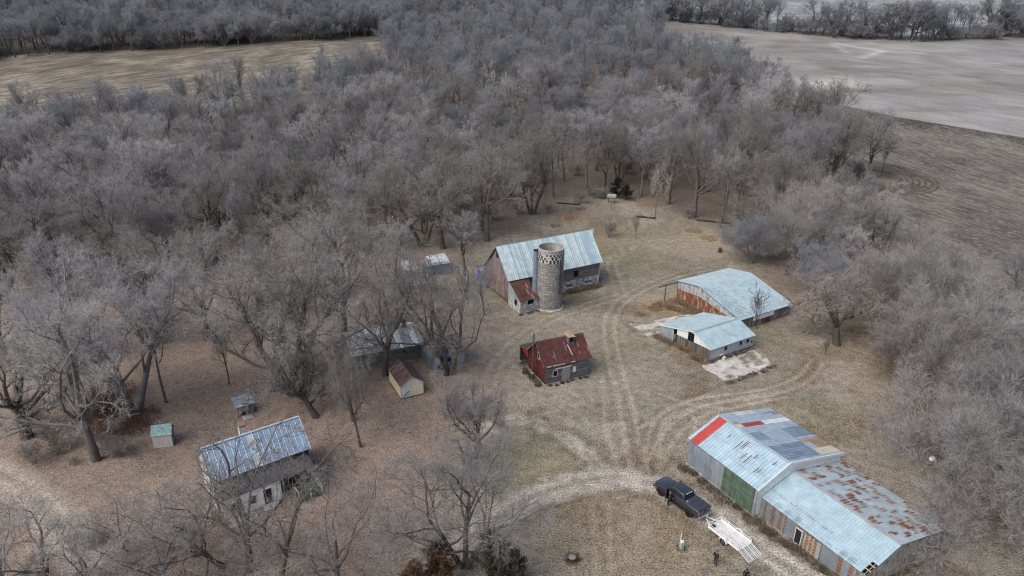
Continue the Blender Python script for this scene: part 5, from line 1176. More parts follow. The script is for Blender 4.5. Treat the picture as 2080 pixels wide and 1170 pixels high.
class Tree:
    def __init__(s, seed): s.g = np.random.default_rng(seed); s.tr = []; s.cr = []
    def paths(s, P, D, L, S, gn, up):
        pts = [P]; D = nrm(D)
        for k in range(S):
            D = nrm(D+s.g.normal(0, gn, D.shape)+np.array([0, 0, up])); P = P+D*(L/S)[:, None]; pts.append(P)
        return np.stack(pts, 1)
    def kids(s, pts, r0, r1, nc, t0, t1, amin, amax, tp=0.9):
        N, S1, _ = pts.shape; t = t0+(t1-t0)*((np.arange(nc)[None]+s.g.random((N, nc)))/nc)
        f = t*(S1-1); i = np.minimum(f.astype(int), S1-2); u = (f-i)[..., None]; n = np.arange(N)[:, None]
        p = pts[n, i]*(1-u)+pts[n, i+1]*u; d = nrm(pts[n, i+1]-pts[n, i])
        p, d, t = p.reshape(-1, 3), d.reshape(-1, 3), t.ravel()
        a, b = perp(d); phi = (np.arange(nc)[None]*2.4+s.g.random((N, 1))*6.3+s.g.normal(0, .5, (N, nc))).ravel()[:, None]
        th = (amin+(amax-amin)*s.g.random(len(p)))[:, None]
        nd = d*np.cos(th)+(a*np.cos(phi)+b*np.sin(phi))*np.sin(th)
        rp = (np.repeat(r0, nc)*(1-t)+np.repeat(r1, nc)*t)
        return p, nd, rp, t
    def tubes(s, dst, pts, r0, r1, n, col0, col1):
        N, S1, _ = pts.shape
        T = np.gradient(pts, axis=1); T = nrm(T); a, b = perp(T.reshape(-1, 3)); a = a.reshape(N, S1, 1, 3); b = b.reshape(N, S1, 1, 3)
        w_ = np.linspace(0, 1, S1)[None, :]; r = (r0[:, None]*(1-w_)+r1[:, None]*w_)[..., None, None]
        ph = 2*np.pi*np.arange(n)/n
        V = pts[:, :, None]+r*(a*np.cos(ph)[None, None, :, None]+b*np.sin(ph)[None, None, :, None])
        idx = np.arange(N*S1*n).reshape(N, S1, n)
        q = np.stack([idx[:, :-1], np.roll(idx, -1, 2)[:, :-1], np.roll(idx, -1, 2)[:, 1:], idx[:, 1:]], -1).reshape(-1, 4)
        cw = w_[..., None, None]*np.ones((N, 1, n, 1)); c = np.array(col0)*(1-cw)+np.array(col1)*cw
        c = c*(1+.18*(s.g.random((N, 1, 1, 1))-.5))
        dst.append((V.reshape(-1, 3), q, c.reshape(-1, 3)))
    def ribbons(s, dst, pts, wd, col0, col1):
        N, S1, _ = pts.shape; d = nrm(pts[:, -1]-pts[:, 0]); a, b = perp(d); ph = s.g.random((N, 1))*6.3; sd = a*np.cos(ph)+b*np.sin(ph)
        w_ = np.linspace(1, .25, S1)[None, :, None]*wd*.5
        V = np.stack([pts-sd[:, None]*w_, pts+sd[:, None]*w_], 2); idx = np.arange(N*S1*2).reshape(N, S1, 2)
        q = np.stack([idx[:, :-1, 0], idx[:, :-1, 1], idx[:, 1:, 1], idx[:, 1:, 0]], -1).reshape(-1, 4)
        cw = np.linspace(0, 1, S1)[None, :, None, None]*np.ones((N, 1, 2, 1)); c = (np.array(col0)*(1-cw)+np.array(col1)*cw)*(1+.25*(s.g.random((N, 1, 1, 1))-.5))
        dst.append((V.reshape(-1, 3), q, c.reshape(-1, 3)))
    def mesh(s, parts, name):
        V = np.concatenate([p[0] for p in parts]); off = np.cumsum([0]+[len(p[0]) for p in parts[:-1]]); q = np.concatenate([p[1]+o for p, o in zip(parts, off)]); c = np.concatenate([p[2] for p in parts])
        me = bpy.data.meshes.new(name); me.vertices.add(len(V)); me.vertices.foreach_set('co', V.astype(np.float32).ravel())
        me.loops.add(q.size); me.loops.foreach_set('vertex_index', q.ravel().astype(np.int32)); me.polygons.add(len(q)); me.polygons.foreach_set('loop_start', np.arange(0, q.size, 4, dtype=np.int32)); me.polygons.foreach_set('loop_total', np.full(len(q), 4, np.int32))
        me.update(calc_edges=True); ca = me.color_attributes.new('Col', 'FLOAT_COLOR', 'POINT'); ca.data.foreach_set('color', np.concatenate([c, np.ones((len(c), 1))], 1).astype(np.float32).ravel())
        me.materials.append(M['twig' if name == 'crown' else 'bark']); return me
TRUNK, TWIG = (.12, .108, .10), (.30, .285, .275)
def make_tree(seed, H=20., fork=.3, stems=1, nl=7, spread=(.5, 1.25), l1=.52, up1=.10, gn=.16, k2=8, k3=7, k4=6, k5=6, r=.42, lens=(.45, .45, .5, .62), ang=(.5, 1.1), twig=.028, tcol=TWIG, bcol=TRUNK, up2=.05, stem_lean=.12, limb_t=(.45, 1.0), midc=None, dirs=None, upt=.04, tin_=(.25, .25, .2)):
    T_ = Tree(seed); g = T_.g
    midc = midc or mixc(bcol, tcol, .35)
    P = np.zeros((stems, 3)); ph = g.random()*6.3+2*np.pi*np.arange(stems)/stems
    if stems > 1: P[:, 0] = .5*r*np.cos(ph); P[:, 1] = .5*r*np.sin(ph)
    P[:, 2] = -.3
    D = np.stack([stem_lean*np.cos(ph), stem_lean*np.sin(ph), np.ones(stems)], 1)
    Lt = np.full(stems, H*fork*1.25)*(1+.15*(g.random(stems)-.5)); rt = np.full(stems, r/(stems**.4))
    tp = T_.paths(P, D, Lt, 5, .05, .02)
    T_.tubes(T_.tr, tp, rt*1.15, rt*.62, 9, bcol, bcol)
    p, d, rp, t_ = T_.kids(tp, rt, rt*.62, nl, limb_t[0], limb_t[1], spread[0], spread[1])
    if dirs is not None:
        d = nrm(np.array(dirs, float))[:len(p)] if len(dirs) >= len(p) else d
    L = H*l1*(.75+.5*g.random(len(p)))
    # a leader continues each stem
    p = np.concatenate([p, tp[:, -1]]); d = np.concatenate([d, nrm(tp[:, -1]-tp[:, -2])+g.normal(0, .15, (stems, 3))]); L = np.concatenate([L, np.full(stems, H*(1-fork)*.62)]); r1 = np.concatenate([rp*.58, rt*.6])
    a = T_.paths(p, d, L, 7, gn, up1); T_.tubes(T_.tr, a, r1, r1*.28, 6, bcol, mixc(bcol, midc, .4))
    L1 = np.repeat(L, k2)
    p, d, rp, t_ = T_.kids(a, r1, r1*.28, k2, tin_[0], 1.0, *ang); L = L1*lens[0]*(1.15-.55*t_)*(.7+.6*g.random(len(p))); r2 = np.minimum(rp*.6, .12)
    b = T_.paths(p, d, L, 5, gn*1.15, up2); T_.tubes(T_.tr, b, r2, r2*.35, 5, mixc(bcol, midc, .5), midc)
    L2 = np.repeat(L, k3); p, d, rp, t_ = T_.kids(b, r2, r2*.35, k3, tin_[1], 1.0, *ang); L = L2*lens[1]*(1.1-.4*t_)*(.7+.6*g.random(len(p))); r3 = np.clip(rp*.6, .02, .05)
    c_ = T_.paths(p, d, L, 3, gn*1.2, up2); T_.tubes(T_.cr, c_, r3, r3*.5, 3, midc, mixc(midc, tcol, .35))
    L3 = np.repeat(L, k4); p, d, rp, t_ = T_.kids(c_, r3, r3*.5, k4, tin_[2], 1.0, *ang); L = np.maximum(L3*lens[2]*(.7+.6*g.random(len(p))), .25)
    e = T_.paths(p, d, L, 2, gn*1.2, upt); T_.ribbons(T_.cr, e, twig*1.4, mixc(midc, tcol, .35), mixc(midc, tcol, .75))
    if k5:
        L4 = np.repeat(L, k5); z = np.zeros(len(L)); p, d, rp, t_ = T_.kids(e, z, z, k5, .1, 1.0, ang[0]*.8, ang[1]*.9); L = np.maximum(L4*lens[3]*(.6+.8*g.random(len(p))), .2)
        f = T_.paths(p, d, L, 1, .2, upt); T_.ribbons(T_.cr, f, twig, tcol, mixc(tcol, (1, 1, 1), .10))
    tm, cm_ = T_.mesh(T_.tr, 'trunk'), T_.mesh(T_.cr, 'crown')
    V = np.concatenate([x[0] for x in T_.cr]); 
    top = float(np.percentile(V[:, 2], 99.5)); rad = float(np.percentile(np.hypot(V[:, 0], V[:, 1]), 95))
    return dict(t=tm, c=cm_, top=top, rad=rad)
LAV = (.405, .395, .392); OLV = (.375, .364, .348); BRN = (.365, .349, .335); PALE = (.56, .53, .49)
K_ = {}
K_['oak'] = [make_tree(s, 20, .40, 1, 7, (.5, 1.25), .44, .09, .15, 8, 7, 6, 6, tcol=OLV, tin_=(.38, .3, .25)) for s in (1, 2, 3, 4)]
K_['yoak'] = [make_tree(s, 20, .28, 1, 7, (.45, 1.25), .50, .09, .20, 7, 7, 6, 5, .42, (.45, .45, .5, .6), (.5, 1.1), .024, OLV) for s in (101, 102, 103, 104)]
K_['ymulti'] = [make_tree(s, 20, .30, 3, 4, (.35, 1.05), .47, .1, .19, 7, 7, 6, 5, .5, stem_lean=.36, tcol=OLV, twig=.024) for s in (141, 142)]
K_['limb'] = [make_tree(s, 15, .25, 1, 6, (.5, 1.2), .56, .10, .22, 5, 6, 6, 6, .27, (.42, .45, .5, .6), (.5, 1.2), .020, (.42, .405, .39), (.115, .105, .098)) for s in (151, 152, 153)]
K_['elm'] = [make_tree(s, 20, .44, 1, 6, (.3, .85), .48, .15, .12, 7, 7, 6, 6, .34, (.42, .45, .5, .62), (.4, .9), .026, LAV, up2=.10, upt=.1, tin_=(.35, .3, .25)) for s in (11, 12, 13)]
K_['pale'] = [make_tree(s, 20, .34, 1, 6, (.35, .95), .5, .13, .13, 7, 6, 5, 5, .36, (.42, .45, .5, .6), (.4, 1.0), .032, PALE, (.17, .16, .145), midc=(.33, .31, .285)) for s in (21, 22)]
K_['spray'] = [make_tree(s, 13, .14, 3, 5, (.4, 1.1), .62, .06, .09, 8, 7, 6, 5, .22, (.45, .5, .55, .65), (.35, .8), .024, BRN, (.17, .158, .148), .06, .35, (.3, 1.0), tin_=(.3, .25, .2)) for s in (31, 32, 33)]
K_['multi'] = [make_tree(s, 20, .30, 3, 4, (.35, 1.05), .46, .1, .16, 7, 7, 6, 6, .5, stem_lean=.33, tcol=OLV) for s in (41, 42)]
K_['thin'] = [make_tree(s, 15, .45, 1, 5, (.3, .8), .33, .14, .12, 6, 6, 5, 5, .14, (.45, .45, .5, .6), (.4, .9), .022, LAV) for s in (51, 52)]
K_['sap'] = [make_tree(61, 6, .25, 1, 7, (.3, .7), .5, .15, .08, 5, 4, 3, 0, .06, (.45, .5, .6, .6), (.35, .7), .018, BRN, (.10, .085, .075))]
K_['gnarl'] = [make_tree(s, 14, .22, 1, 7, (.5, 1.25), .5, .1, .26, 8, 7, 6, 5, .42, (.42, .45, .5, .6), (.6, 1.3), .026, (.36, .345, .335), (.09, .08, .074)) for s in (71, 72)]
K_['bush'] = [make_tree(s, 5, .08, 5, 3, (.3, 1.0), .6, .08, .12, 4, 4, 4, 3, .06, (.5, .5, .55, .6), (.35, .8), .022, BRN, (.11, .09, .08), .05, .4, (.2, 1.)) for s in (81, 82)]
used = {}
def plant(kind, var, x, y, h, rz, name, label, cat, group=None, tint=(1, 1, 1), wide=1.0, tilt=(0, 0)):
    k = K_[kind][var % len(K_[kind])]; s = h/k['top']
    o = bpy.data.objects.new(name, None); C.objects.link(o); o.empty_display_size = .5
    o.location = (x, y, tz1(x, y)-.05); o.rotation_euler = (tilt[0], tilt[1], rz); o.scale = (s*wide, s*wide, s)
    tag(o, label, cat, group)
    for nm, me in (('trunk', k['t']), ('crown', k['c'])):
        c = bpy.data.objects.new(nm, me); C.objects.link(c); c.parent = o; c.color = (*tint, 1)
    return o
tint = lambda a=.12: tuple(1+random.uniform(-a, a)+d for d in (random.uniform(-.03, .03), 0, random.uniform(-.03, .03)))
# --- the trees one can tell apart in the yard: pixel of the foot, height, kind
YARD = [
 ('ymulti', 0, 602, 800, 23, 'big many-stemmed oak spreading over the leafy yard beyond the house', 'oak_tree', 1.15, (0, 0), (1, .98, .98)),
 ('yoak', 1, 562, 792, 20, 'leaning oak with a long low limb beside the many-stemmed oak', 'oak_tree', 1.0, (.0, -.22), (.9, .88, .88)),
 ('gnarl', 1, 643, 848, 13, 'slim oak whose trunk arches over toward the long white roof', 'oak_tree', .8, (0, .42), (1, 1, 1)),
 ('yoak', 2, 716, 855, 16, 'dark twin oak standing nearest the cream shed, on the side of the house', 'oak_tree', .5, (.03, -.05), (.9, .88, .88)),
 ('yoak', 3, 733, 908, 13.5, 'oak with a straight bare trunk rising right of the house roof', 'oak_tree', .5, (.03, -.14), (.9, .88, .88)),
 ('ymulti', 0, 911, 760, 19.5, 'huge forked oak whose thick trunk stands before the blue-grey hut', 'oak_tree', .95, (0, -.10), (.92, .9, .9)),
 ('yoak', 2, 782, 762, 20, 'dark oak growing behind the cream shed over the long white roof', 'oak_tree', .95, (0, -.02), (.9, .88, .88)),
 ('gnarl', 1, 968, 930, 12, 'gnarled dark tree on its own beside the drive below the red roofed shed', 'tree', .75, (0, -.02), (.95, .92, .95)),
 ('ymulti', 1, 944, 1150, 13, 'broad forked grey tree behind the two cedars at the bend of the drive', 'tree', 1.05, (0, 0), (.92, .92, .95)),
 ('limb', 0, 505, 1160, 15.5, 'crooked oak whose bare limbs reach across the house roof', 'oak_tree', .95, (-.05, .02), (.9, .86, .84)),
 ('limb', 1, 570, 1180, 14, 'oak leaning toward the green porch of the house', 'oak_tree', .9, (-.08, .10), (.9, .86, .84)),
 ('limb', 0, 455, 1150, 11.5, 'oak with a dark trunk leaning away from the white house front', 'oak_tree', .95, (.0, -.38), (.9, .86, .84)),
 ('thin', 0, 465, 780, 9, 'short trunk with a small crown just beyond the grey outhouse', 'tree', 1.1, (0, 0), (1, 1, 1)),
 ('ymulti', 1, 272, 842, 21, 'tall forked grey tree rising from the rusty red brush', 'tree', .95, (0, -.05), (1.05, 1.05, 1.08)),
 ('thin', 1, 338, 818, 16, 'slender tree between the forked grey tree and the grey outhouse', 'tree', 1, (0, 0), (1, 1, 1)),
 ('yoak', 0, 195, 935, 20, 'pale grey tree with a leaning trunk left of the mint roofed hut', 'tree', .9, (0, -.16), (1.1, 1.1, 1.12)),
 ('elm', 2, 165, 860, 19, 'lavender-grey tree between the leaning trunk and the forked tree', 'tree', 1, (0, 0), (1.05, 1.05, 1.1)),
 ('gnarl', 1, 55, 890, 15, 'low crooked tree with pale limbs at the left edge of the yard', 'tree', 1.1, (0, 0), (1, 1, 1)),
 ('limb', 2, 255, 1120, 6.5, 'bare oak in the leaves between the mint roofed hut and the bottom edge', 'oak_tree', 1.2, (0, 0), (1.05, 1.04, 1.04)),
 ('limb', 3, 107, 1190, 9.5, 'small oak growing beside the track in the lower left corner', 'oak_tree', 1.1, (0, 0), (1.05, 1.05, 1.08)),
 ('limb', 2, 20, 1210, 8, 'leafless tree cut off by the lower left corner of the picture', 'tree', 1.1, (0, 0), (1.05, 1.05, 1.08)),
 ('limb', 0, 180, 1215, 8.5, 'crooked tree at the bottom edge right of the track-side oak', 'oak_tree', 1.1, (0, 0), (1.1, 1.08, 1.08)),
 ('limb', 1, 330, 1215, 10, 'round bare oak at the bottom edge in front of the house', 'oak_tree', 1.15, (0, 0), (1.05, 1.03, 1.03)),
 ('limb', 1, 400, 1130, 9, 'twisted low tree beside the front steps of the house', 'tree', 1.2, (0, 0), (1, .98, .97)),
 ('limb', 2, 690, 1215, 12, 'bare oak at the bottom edge between the house and the brown cedar', 'oak_tree', 1.1, (0, 0), (1.05, 1.03, 1.03)),
 ('ymulti', 0, 300, 700, 19, 'broad grey tree in the leaf litter beyond the forked tree', 'tree', .95, (0, 0), (1, 1, 1)),
 ('yoak', 0, 420, 690, 18, 'round oak at the yard edge behind the slender tree', 'oak_tree', .95, (0, 0), (.95, .95, .95)),
 ('yoak', 3, 20, 740, 18, 'oak at the left edge above the low crooked tree', 'oak_tree', 1, (0, 0), (1, 1, 1)),
 ('elm', 0, 130, 720, 18, 'tall grey tree near the left edge below the fallen trunks', 'tree', 1, (0, 0), (1.05, 1.05, 1.1)),
 ('yoak', 2, 525, 640, 17, 'grey oak behind the leaning oak at the back of the yard', 'oak_tree', 1, (0, 0), (1.05, 1.05, 1.05)),
 ('yoak', 1, 690, 600, 17, 'oak at the back of the yard between the long white roof and the woods', 'oak_tree', 1, (0, 0), (1, 1, 1)),
 ('elm', 1, 800, 610, 15, 'tree hiding the near end of the collapsed shed', 'tree', 1, (0, 0), (1, 1, 1)),
 ('elm', 0, 985, 640, 9, 'low bare tree against the red end of the barn', 'tree', 1.1, (0, 0), (1.05, 1, 1)),
 ('spray', 0, 922, 850, 4.6, 'bare shrubby tree right of the cream shed', 'tree', .7, (0, 0), (.95, .93, .97)),
 ('yoak', 0, 988, 490, 21.5, 'great round oak at the edge of the woods behind the barn', 'oak_tree', 1.05, (0, 0), (1.05, 1.02, .98)),
 ('yoak', 1, 900, 505, 20, 'tall oak at the woods edge behind the barn, left of the great round oak', 'oak_tree', 1.1, (0, 0), (.95, .93, .9)),
 ('ymulti', 1, 860, 500, 19, 'fork-trunked oak right behind the collapsed shed', 'oak_tree', 1.1, (0, 0), (.9, .88, .86)),
 ('elm', 0, 945, 560, 13, 'fine-twigged tree between the collapsed shed and the barn', 'tree', 1.1, (0, 0), (.95, .93, .93)),
 ('yoak', 3, 700, 690, 20, 'oak between the long white roof and the many-stemmed oak', 'oak_tree', 1.05, (0, 0), (.95, .94, .94)),
 ('yoak', 2, 725, 530, 19, 'oak with one pale straight trunk behind the yard', 'oak_tree', .95, (0, .05), (1, 1, 1)),
 ('sap', 0, 1537, 668, 7.5, 'bare sapling growing against the eave of the dotted roof', 'sapling', 1, (0, 0), (.95, .9, .95)),
 ('sap', 0, 1291, 484, 5.5, 'single sapling in the grass beyond the barn', 'sapling', .8, (0, 0), (.8, .72, .74)),
 ('bush', 0, 1237, 482, 4.0, 'low twiggy bush in the grass beyond the barn', 'bush', .8, (0, 0), (.95, .85, .85)),
 ('sap', 0, 1676, 722, 3.5, 'small crooked sapling near the leaning tree behind the sheds', 'sapling', 1, (0, .25), (.8, .8, .8)),
 ('gnarl', 1, 1700, 700, 13, 'leaning tree with a dark bent trunk just right of the dotted roof', 'tree', 1.15, (.0, -.25), (1.1, 1.02, .98)),
 ('spray', 1, 1985, 1055, 12, 'wide bare bush-like tree sprawling at the right of the patched machine shed', 'tree', 1.15, (.1, -.3), (1, 1, 1.02)),
 ('spray', 0, 1925, 960, 12, 'sprawling many-stemmed thicket tree holding a white bag', 'tree', 1.25, (.1, -.2), (1.02, 1.0, 1.02)),
 ('spray', 2, 2060, 960, 14, 'tall fan-shaped thicket tree at the right edge', 'tree', 1.1, (0, 0), (1, 1, 1.03)),
 ('spray', 0, 1860, 790, 12, 'twiggy tree at the clearing edge between the machine shed and the dotted roof', 'tree', 1.15, (0, 0), (1.02, .98, .98)),
 ('pale', 0, 850, 340, 21, 'pale-branched cottonwood standing out of the woods left of the barn', 'tree', 1.05, (0, 0), (1.1, 1.05, .98)),
 ('pale', 1, 1025, 262, 22, 'tall whitish cottonwood in the middle of the woods', 'tree', .9, (0, 0), (1.1, 1.08, 1.03)),
 ('pale', 0, 780, 420, 15, 'smaller pale tree below the cottonwood in the woods', 'tree', 1.1, (0, 0), (1.02, .98, .93)),
 ('elm', 0, 1425, 395, 18, 'frosty lavender-topped tree in the woods right of the barn', 'tree', .62, (0, 0), (1.35, 1.33, 1.42)),
 ('pale', 1, 1330, 440, 15, 'thin whitish snag at the edge of the woods behind the barn', 'tree', .5, (0, .05), (1.1, 1.08, 1.03)),
 ('pale', 0, 1570, 440, 12, 'pale-limbed tree among the thicket behind the dotted roof', 'tree', .9, (0, 0), (1.05, 1.05, 1.05)),
 ('elm', 2, 1300, 400, 20, 'broad lavender tree right behind the barrel tank', 'tree', 1.2, (0, 0), (1.15, 1.12, 1.2)),
 ('elm', 1, 1190, 385, 21, 'broad lavender tree left of the barrel tank', 'tree', 1.2, (0, 0), (1.15, 1.12, 1.2)),
 ('yoak', 1, 1755, 360, 20, 'great dark tree leaning out over the ploughed field', 'tree', .85, (0, .14), (.95, .95, 1)),
 ('yoak', 3, 1690, 345, 19, 'round dark oak beside the tree leaning over the ploughed field', 'oak_tree', 1.0, (0, 0), (.92, .93, .98)),
 ('thin', 1, 1789, 358, 12, 'dead snag with a bent top at the field corner', 'tree', .8, (0, .1), (.55, .55, .6)),
 ('gnarl', 0, 1490, 158, 17, 'lone bent tree at the edge of the pale harvested field', 'tree', .7, (0, .15), (.75, .75, .85)),
 ('yoak', 2, 2062, 590, 9, 'dark shrubby tree at the right edge beside the ploughed field', 'tree', 1.1, (0, 0), (.9, .9, .95)),
]
hand = []
for kind, var, px, py, h, label, name, wide, tilt, tn in YARD:
    x, y = ray(px, py)
    plant(kind, var, x, y, h, random.random()*6.28, name, label, 'oak' if 'oak' in name else 'sapling' if name == 'sapling' else 'bush' if name == 'bush' else 'tree', None, tn, wide, tilt)
    hand.append((x, y))
# --- the woods: scattered feet inside the wooded ground
def scatter(poly, kinds, gap, hr, region, seed, tints, cap=9999, clear=5.0):
    rr = random.Random(seed); P = rays(poly); x0, y0 = P.min(0); x1, y1 = P.max(0); out = []
    grid = {}; gq = np.random.default_rng(seed); XY = np.stack([gq.uniform(x0, x1, 40000), gq.uniform(y0, y1, 40000)], 1)
    XY = XY[inpoly(XY[:, 0], XY[:, 1], P)]; HA = np.array(hand); XY = XY[(np.hypot(XY[:, None, 0]-HA[None, :, 0], XY[:, None, 1]-HA[None, :, 1]).min(1) > clear)] if len(XY) else XY
    for x, y in XY.tolist():
        c = (int(x//gap), int(y//gap))
        if any((x-a)**2+(y-b)**2 < gap*gap for i in (-1, 0, 1) for j in (-1, 0, 1) for a, b in grid.get((c[0]+i, c[1]+j), [])): continue
        px, py, d_ = topx(x, y, tz1(x, y)+hr[1]*.6)
        if not (-260 < px < 2340 and py > -260 and py < 1600): continue
        grid.setdefault(c, []).append((x, y)); k = rr.choices([q[0] for q in kinds], [q[1] for q in kinds])[0]
        out.append([k, rr.randrange(9), x, y, rr.uniform(*hr), rr.random()*6.28, region, rr.choice(tints), rr.uniform(.88, 1.12), d_])
        if len(out) >= cap: break
    return out
G1 = [(1, 1, 1), (1.18, 1.16, 1.13), (.8, .79, .77), (.9, .9, .92), (1.08, 1.05, .99)]
G2 = [(1.0, 1.0, 1.06), (1.22, 1.21, 1.29), (.84, .85, .9)]
GW = [(.88, .87, .86), (1.03, 1.02, 1.0), (.74, .735, .73), (.82, .82, .82), (.94, .92, .89), (.98, .98, 1.02), (1.16, 1.15, 1.18), (1.32, 1.32, 1.36)]
HAZE_TINTS = [(.9, .95, 1.04), (.95, 1.0, 1.08), (.76, .81, .9)]  # far woods: distance haze put into the tree colour as a bluish tint
WOODS = []
WOODS += scatter([(-500, 660), (120, 612), (420, 565), (720, 525), (930, 480), (760, 330), (300, 290), (-500, 330)], [('oak', 5), ('elm', 4), ('multi', 1), ('thin', 2), ('gnarl', 1)], 7.9, (13, 21), 'the leaf-strewn woods left of the barn', 1, GW, clear=4.5)
WOODS += scatter([(300, 292), (760, 332), (935, 480), (1000, 474), (1090, 436), (1150, 405), (1250, 392), (1360, 425), (1470, 470), (1545, 500), (1620, 440), (1690, 380), (1690, 300), (1590, 235), (1490, 175), (1340, 115), (1000, 120), (790, 165), (600, 208), (300, 258)], [('oak', 6), ('elm', 4), ('multi', 2), ('thin', 1)], 8.5, (14, 22), 'the grey woods beyond the barn', 2, GW)
WOODS += scatter([(-500, 330), (300, 292), (300, 262), (0, 292), (-500, 345)], [('oak', 2), ('elm', 1)], 7, (12, 17), 'the grey woods beyond the barn', 21, GW)
WOODS += scatter([(1480, 485), (1545, 510), (1640, 455), (1740, 460), (1830, 530), (1880, 600), (1960, 680), (1900, 680), (1780, 650), (1680, 610), (1600, 570), (1530, 545)], [('spray', 5), ('elm', 2), ('oak', 1)], 7.4, (9, 15), 'the brownish thicket behind the dotted roof', 3, [(1.05, 1.03, 1.01), (.9, .88, .87), (1.2, 1.18, 1.16)])
WOODS += scatter([(1790, 690), (1900, 650), (2000, 680), (2300, 740), (2400, 1300), (2180, 1120), (2030, 950), (1890, 810)], [('spray', 4), ('yoak', 3), ('elm', 2)], 7.0, (9, 15), 'the dense thicket along the right edge', 4, [(1.02, 1.01, 1.01), (1.2, 1.19, 1.2), (.88, .87, .87)], clear=4.5)
FAR = []
FAR += scatter([(1340, 110), (1000, 118), (790, 160), (790, 70), (400, 88), (-300, 140), (-300, -40), (400, -60), (1000, -60), (1340, 40), (1400, 20), (1340, 60)], [('oak', 4), ('elm', 5), ('thin', 1)], 9.0, (15, 22), 'the far woods at the top', 5, HAZE_TINTS)
FAR += scatter([(-300, 150), (-40, 124), (300, 103), (600, 86), (800, 72), (800, 60), (600, 72), (300, 88), (-40, 108), (-300, 132)], [('spray', 2), ('elm', 3), ('oak', 2)], 5.0, (10, 18), 'the far woods at the top', 55, HAZE_TINTS)
hedge = [(1340, 44), (1430, 50), (1500, 58), (1600, 68), (1700, 76), (1780, 82), (1860, 86), (1930, 84), (2000, 80), (2110, 74)]
HP = resample(rays(hedge), 150); rr = random.Random(9); HEDGE = []
for i in range(0, 150):
    x, y = HP[i]; px = 1340+770*i/149; y += rr.uniform(0, 9); x += rr.uniform(-2, 2)
    big = rr.random() < .30; HEDGE.append([rr.choice(['oak', 'elm', 'gnarl']) if big else rr.choice(['spray', 'bush', 'spray', 'thin']), rr.randrange(9), x, y, rr.uniform(17, 22) if big else rr.uniform(5, 10), rr.random()*6.28, 'the hedgerow along the top of the pale harvested field', rr.choice([(.75, .79, .87), (.82, .87, .95), (.9, .95, 1.03)]), 1.0, math.hypot(x, y)])  # hedgerow tints are bluish too: haze mixed into the tree colour
allt = WOODS+FAR+HEDGE
allt = [t_ for t_ in allt if (lambda q: -120 < q[0] < 2200 and -110 < q[1] < 1300)(topx(t_[2], t_[3], tz1(t_[2], t_[3])+t_[4]*.7))]
allt.sort(key=lambda t_: -t_[4]/t_[9])
NI = 288-len(YARD)
KN = {'limb': ('branching_tree', 'tree', 'long-limbed bare tree'), 'yoak': ('oak_tree', 'oak', 'open-crowned bare oak'), 'oak': ('oak_tree', 'oak', 'round-crowned bare oak'), 'elm': ('upright_tree', 'tree', 'upright fine-twigged grey tree'), 'multi': ('forked_tree', 'tree', 'fork-trunked bare tree'), 'thin': ('slender_tree', 'tree', 'slender bare tree'), 'gnarl': ('crooked_tree', 'tree', 'crooked bare tree'), 'spray': ('thicket_tree', 'tree', 'many-stemmed twiggy tree'), 'pale': ('cottonwood_tree', 'tree', 'pale bare tree'), 'bush': ('bush', 'bush', 'low bare bush')}
for k, v_, x, y, h, rz, reg, tn, wd, d_ in allt[:NI]:
    nm, cat, desc = KN[k]
    plant(k, v_, x, y, h, rz, nm, f'{desc} in {reg}'.replace('in the hedgerow', 'in the hedgerow'), cat, f'{desc}s in {reg}', tn, wd)
rest = allt[NI:]
print('TREES', len(YARD), len(WOODS), len(FAR), len(HEDGE), 'in view', len(allt), 'rest', len(rest))

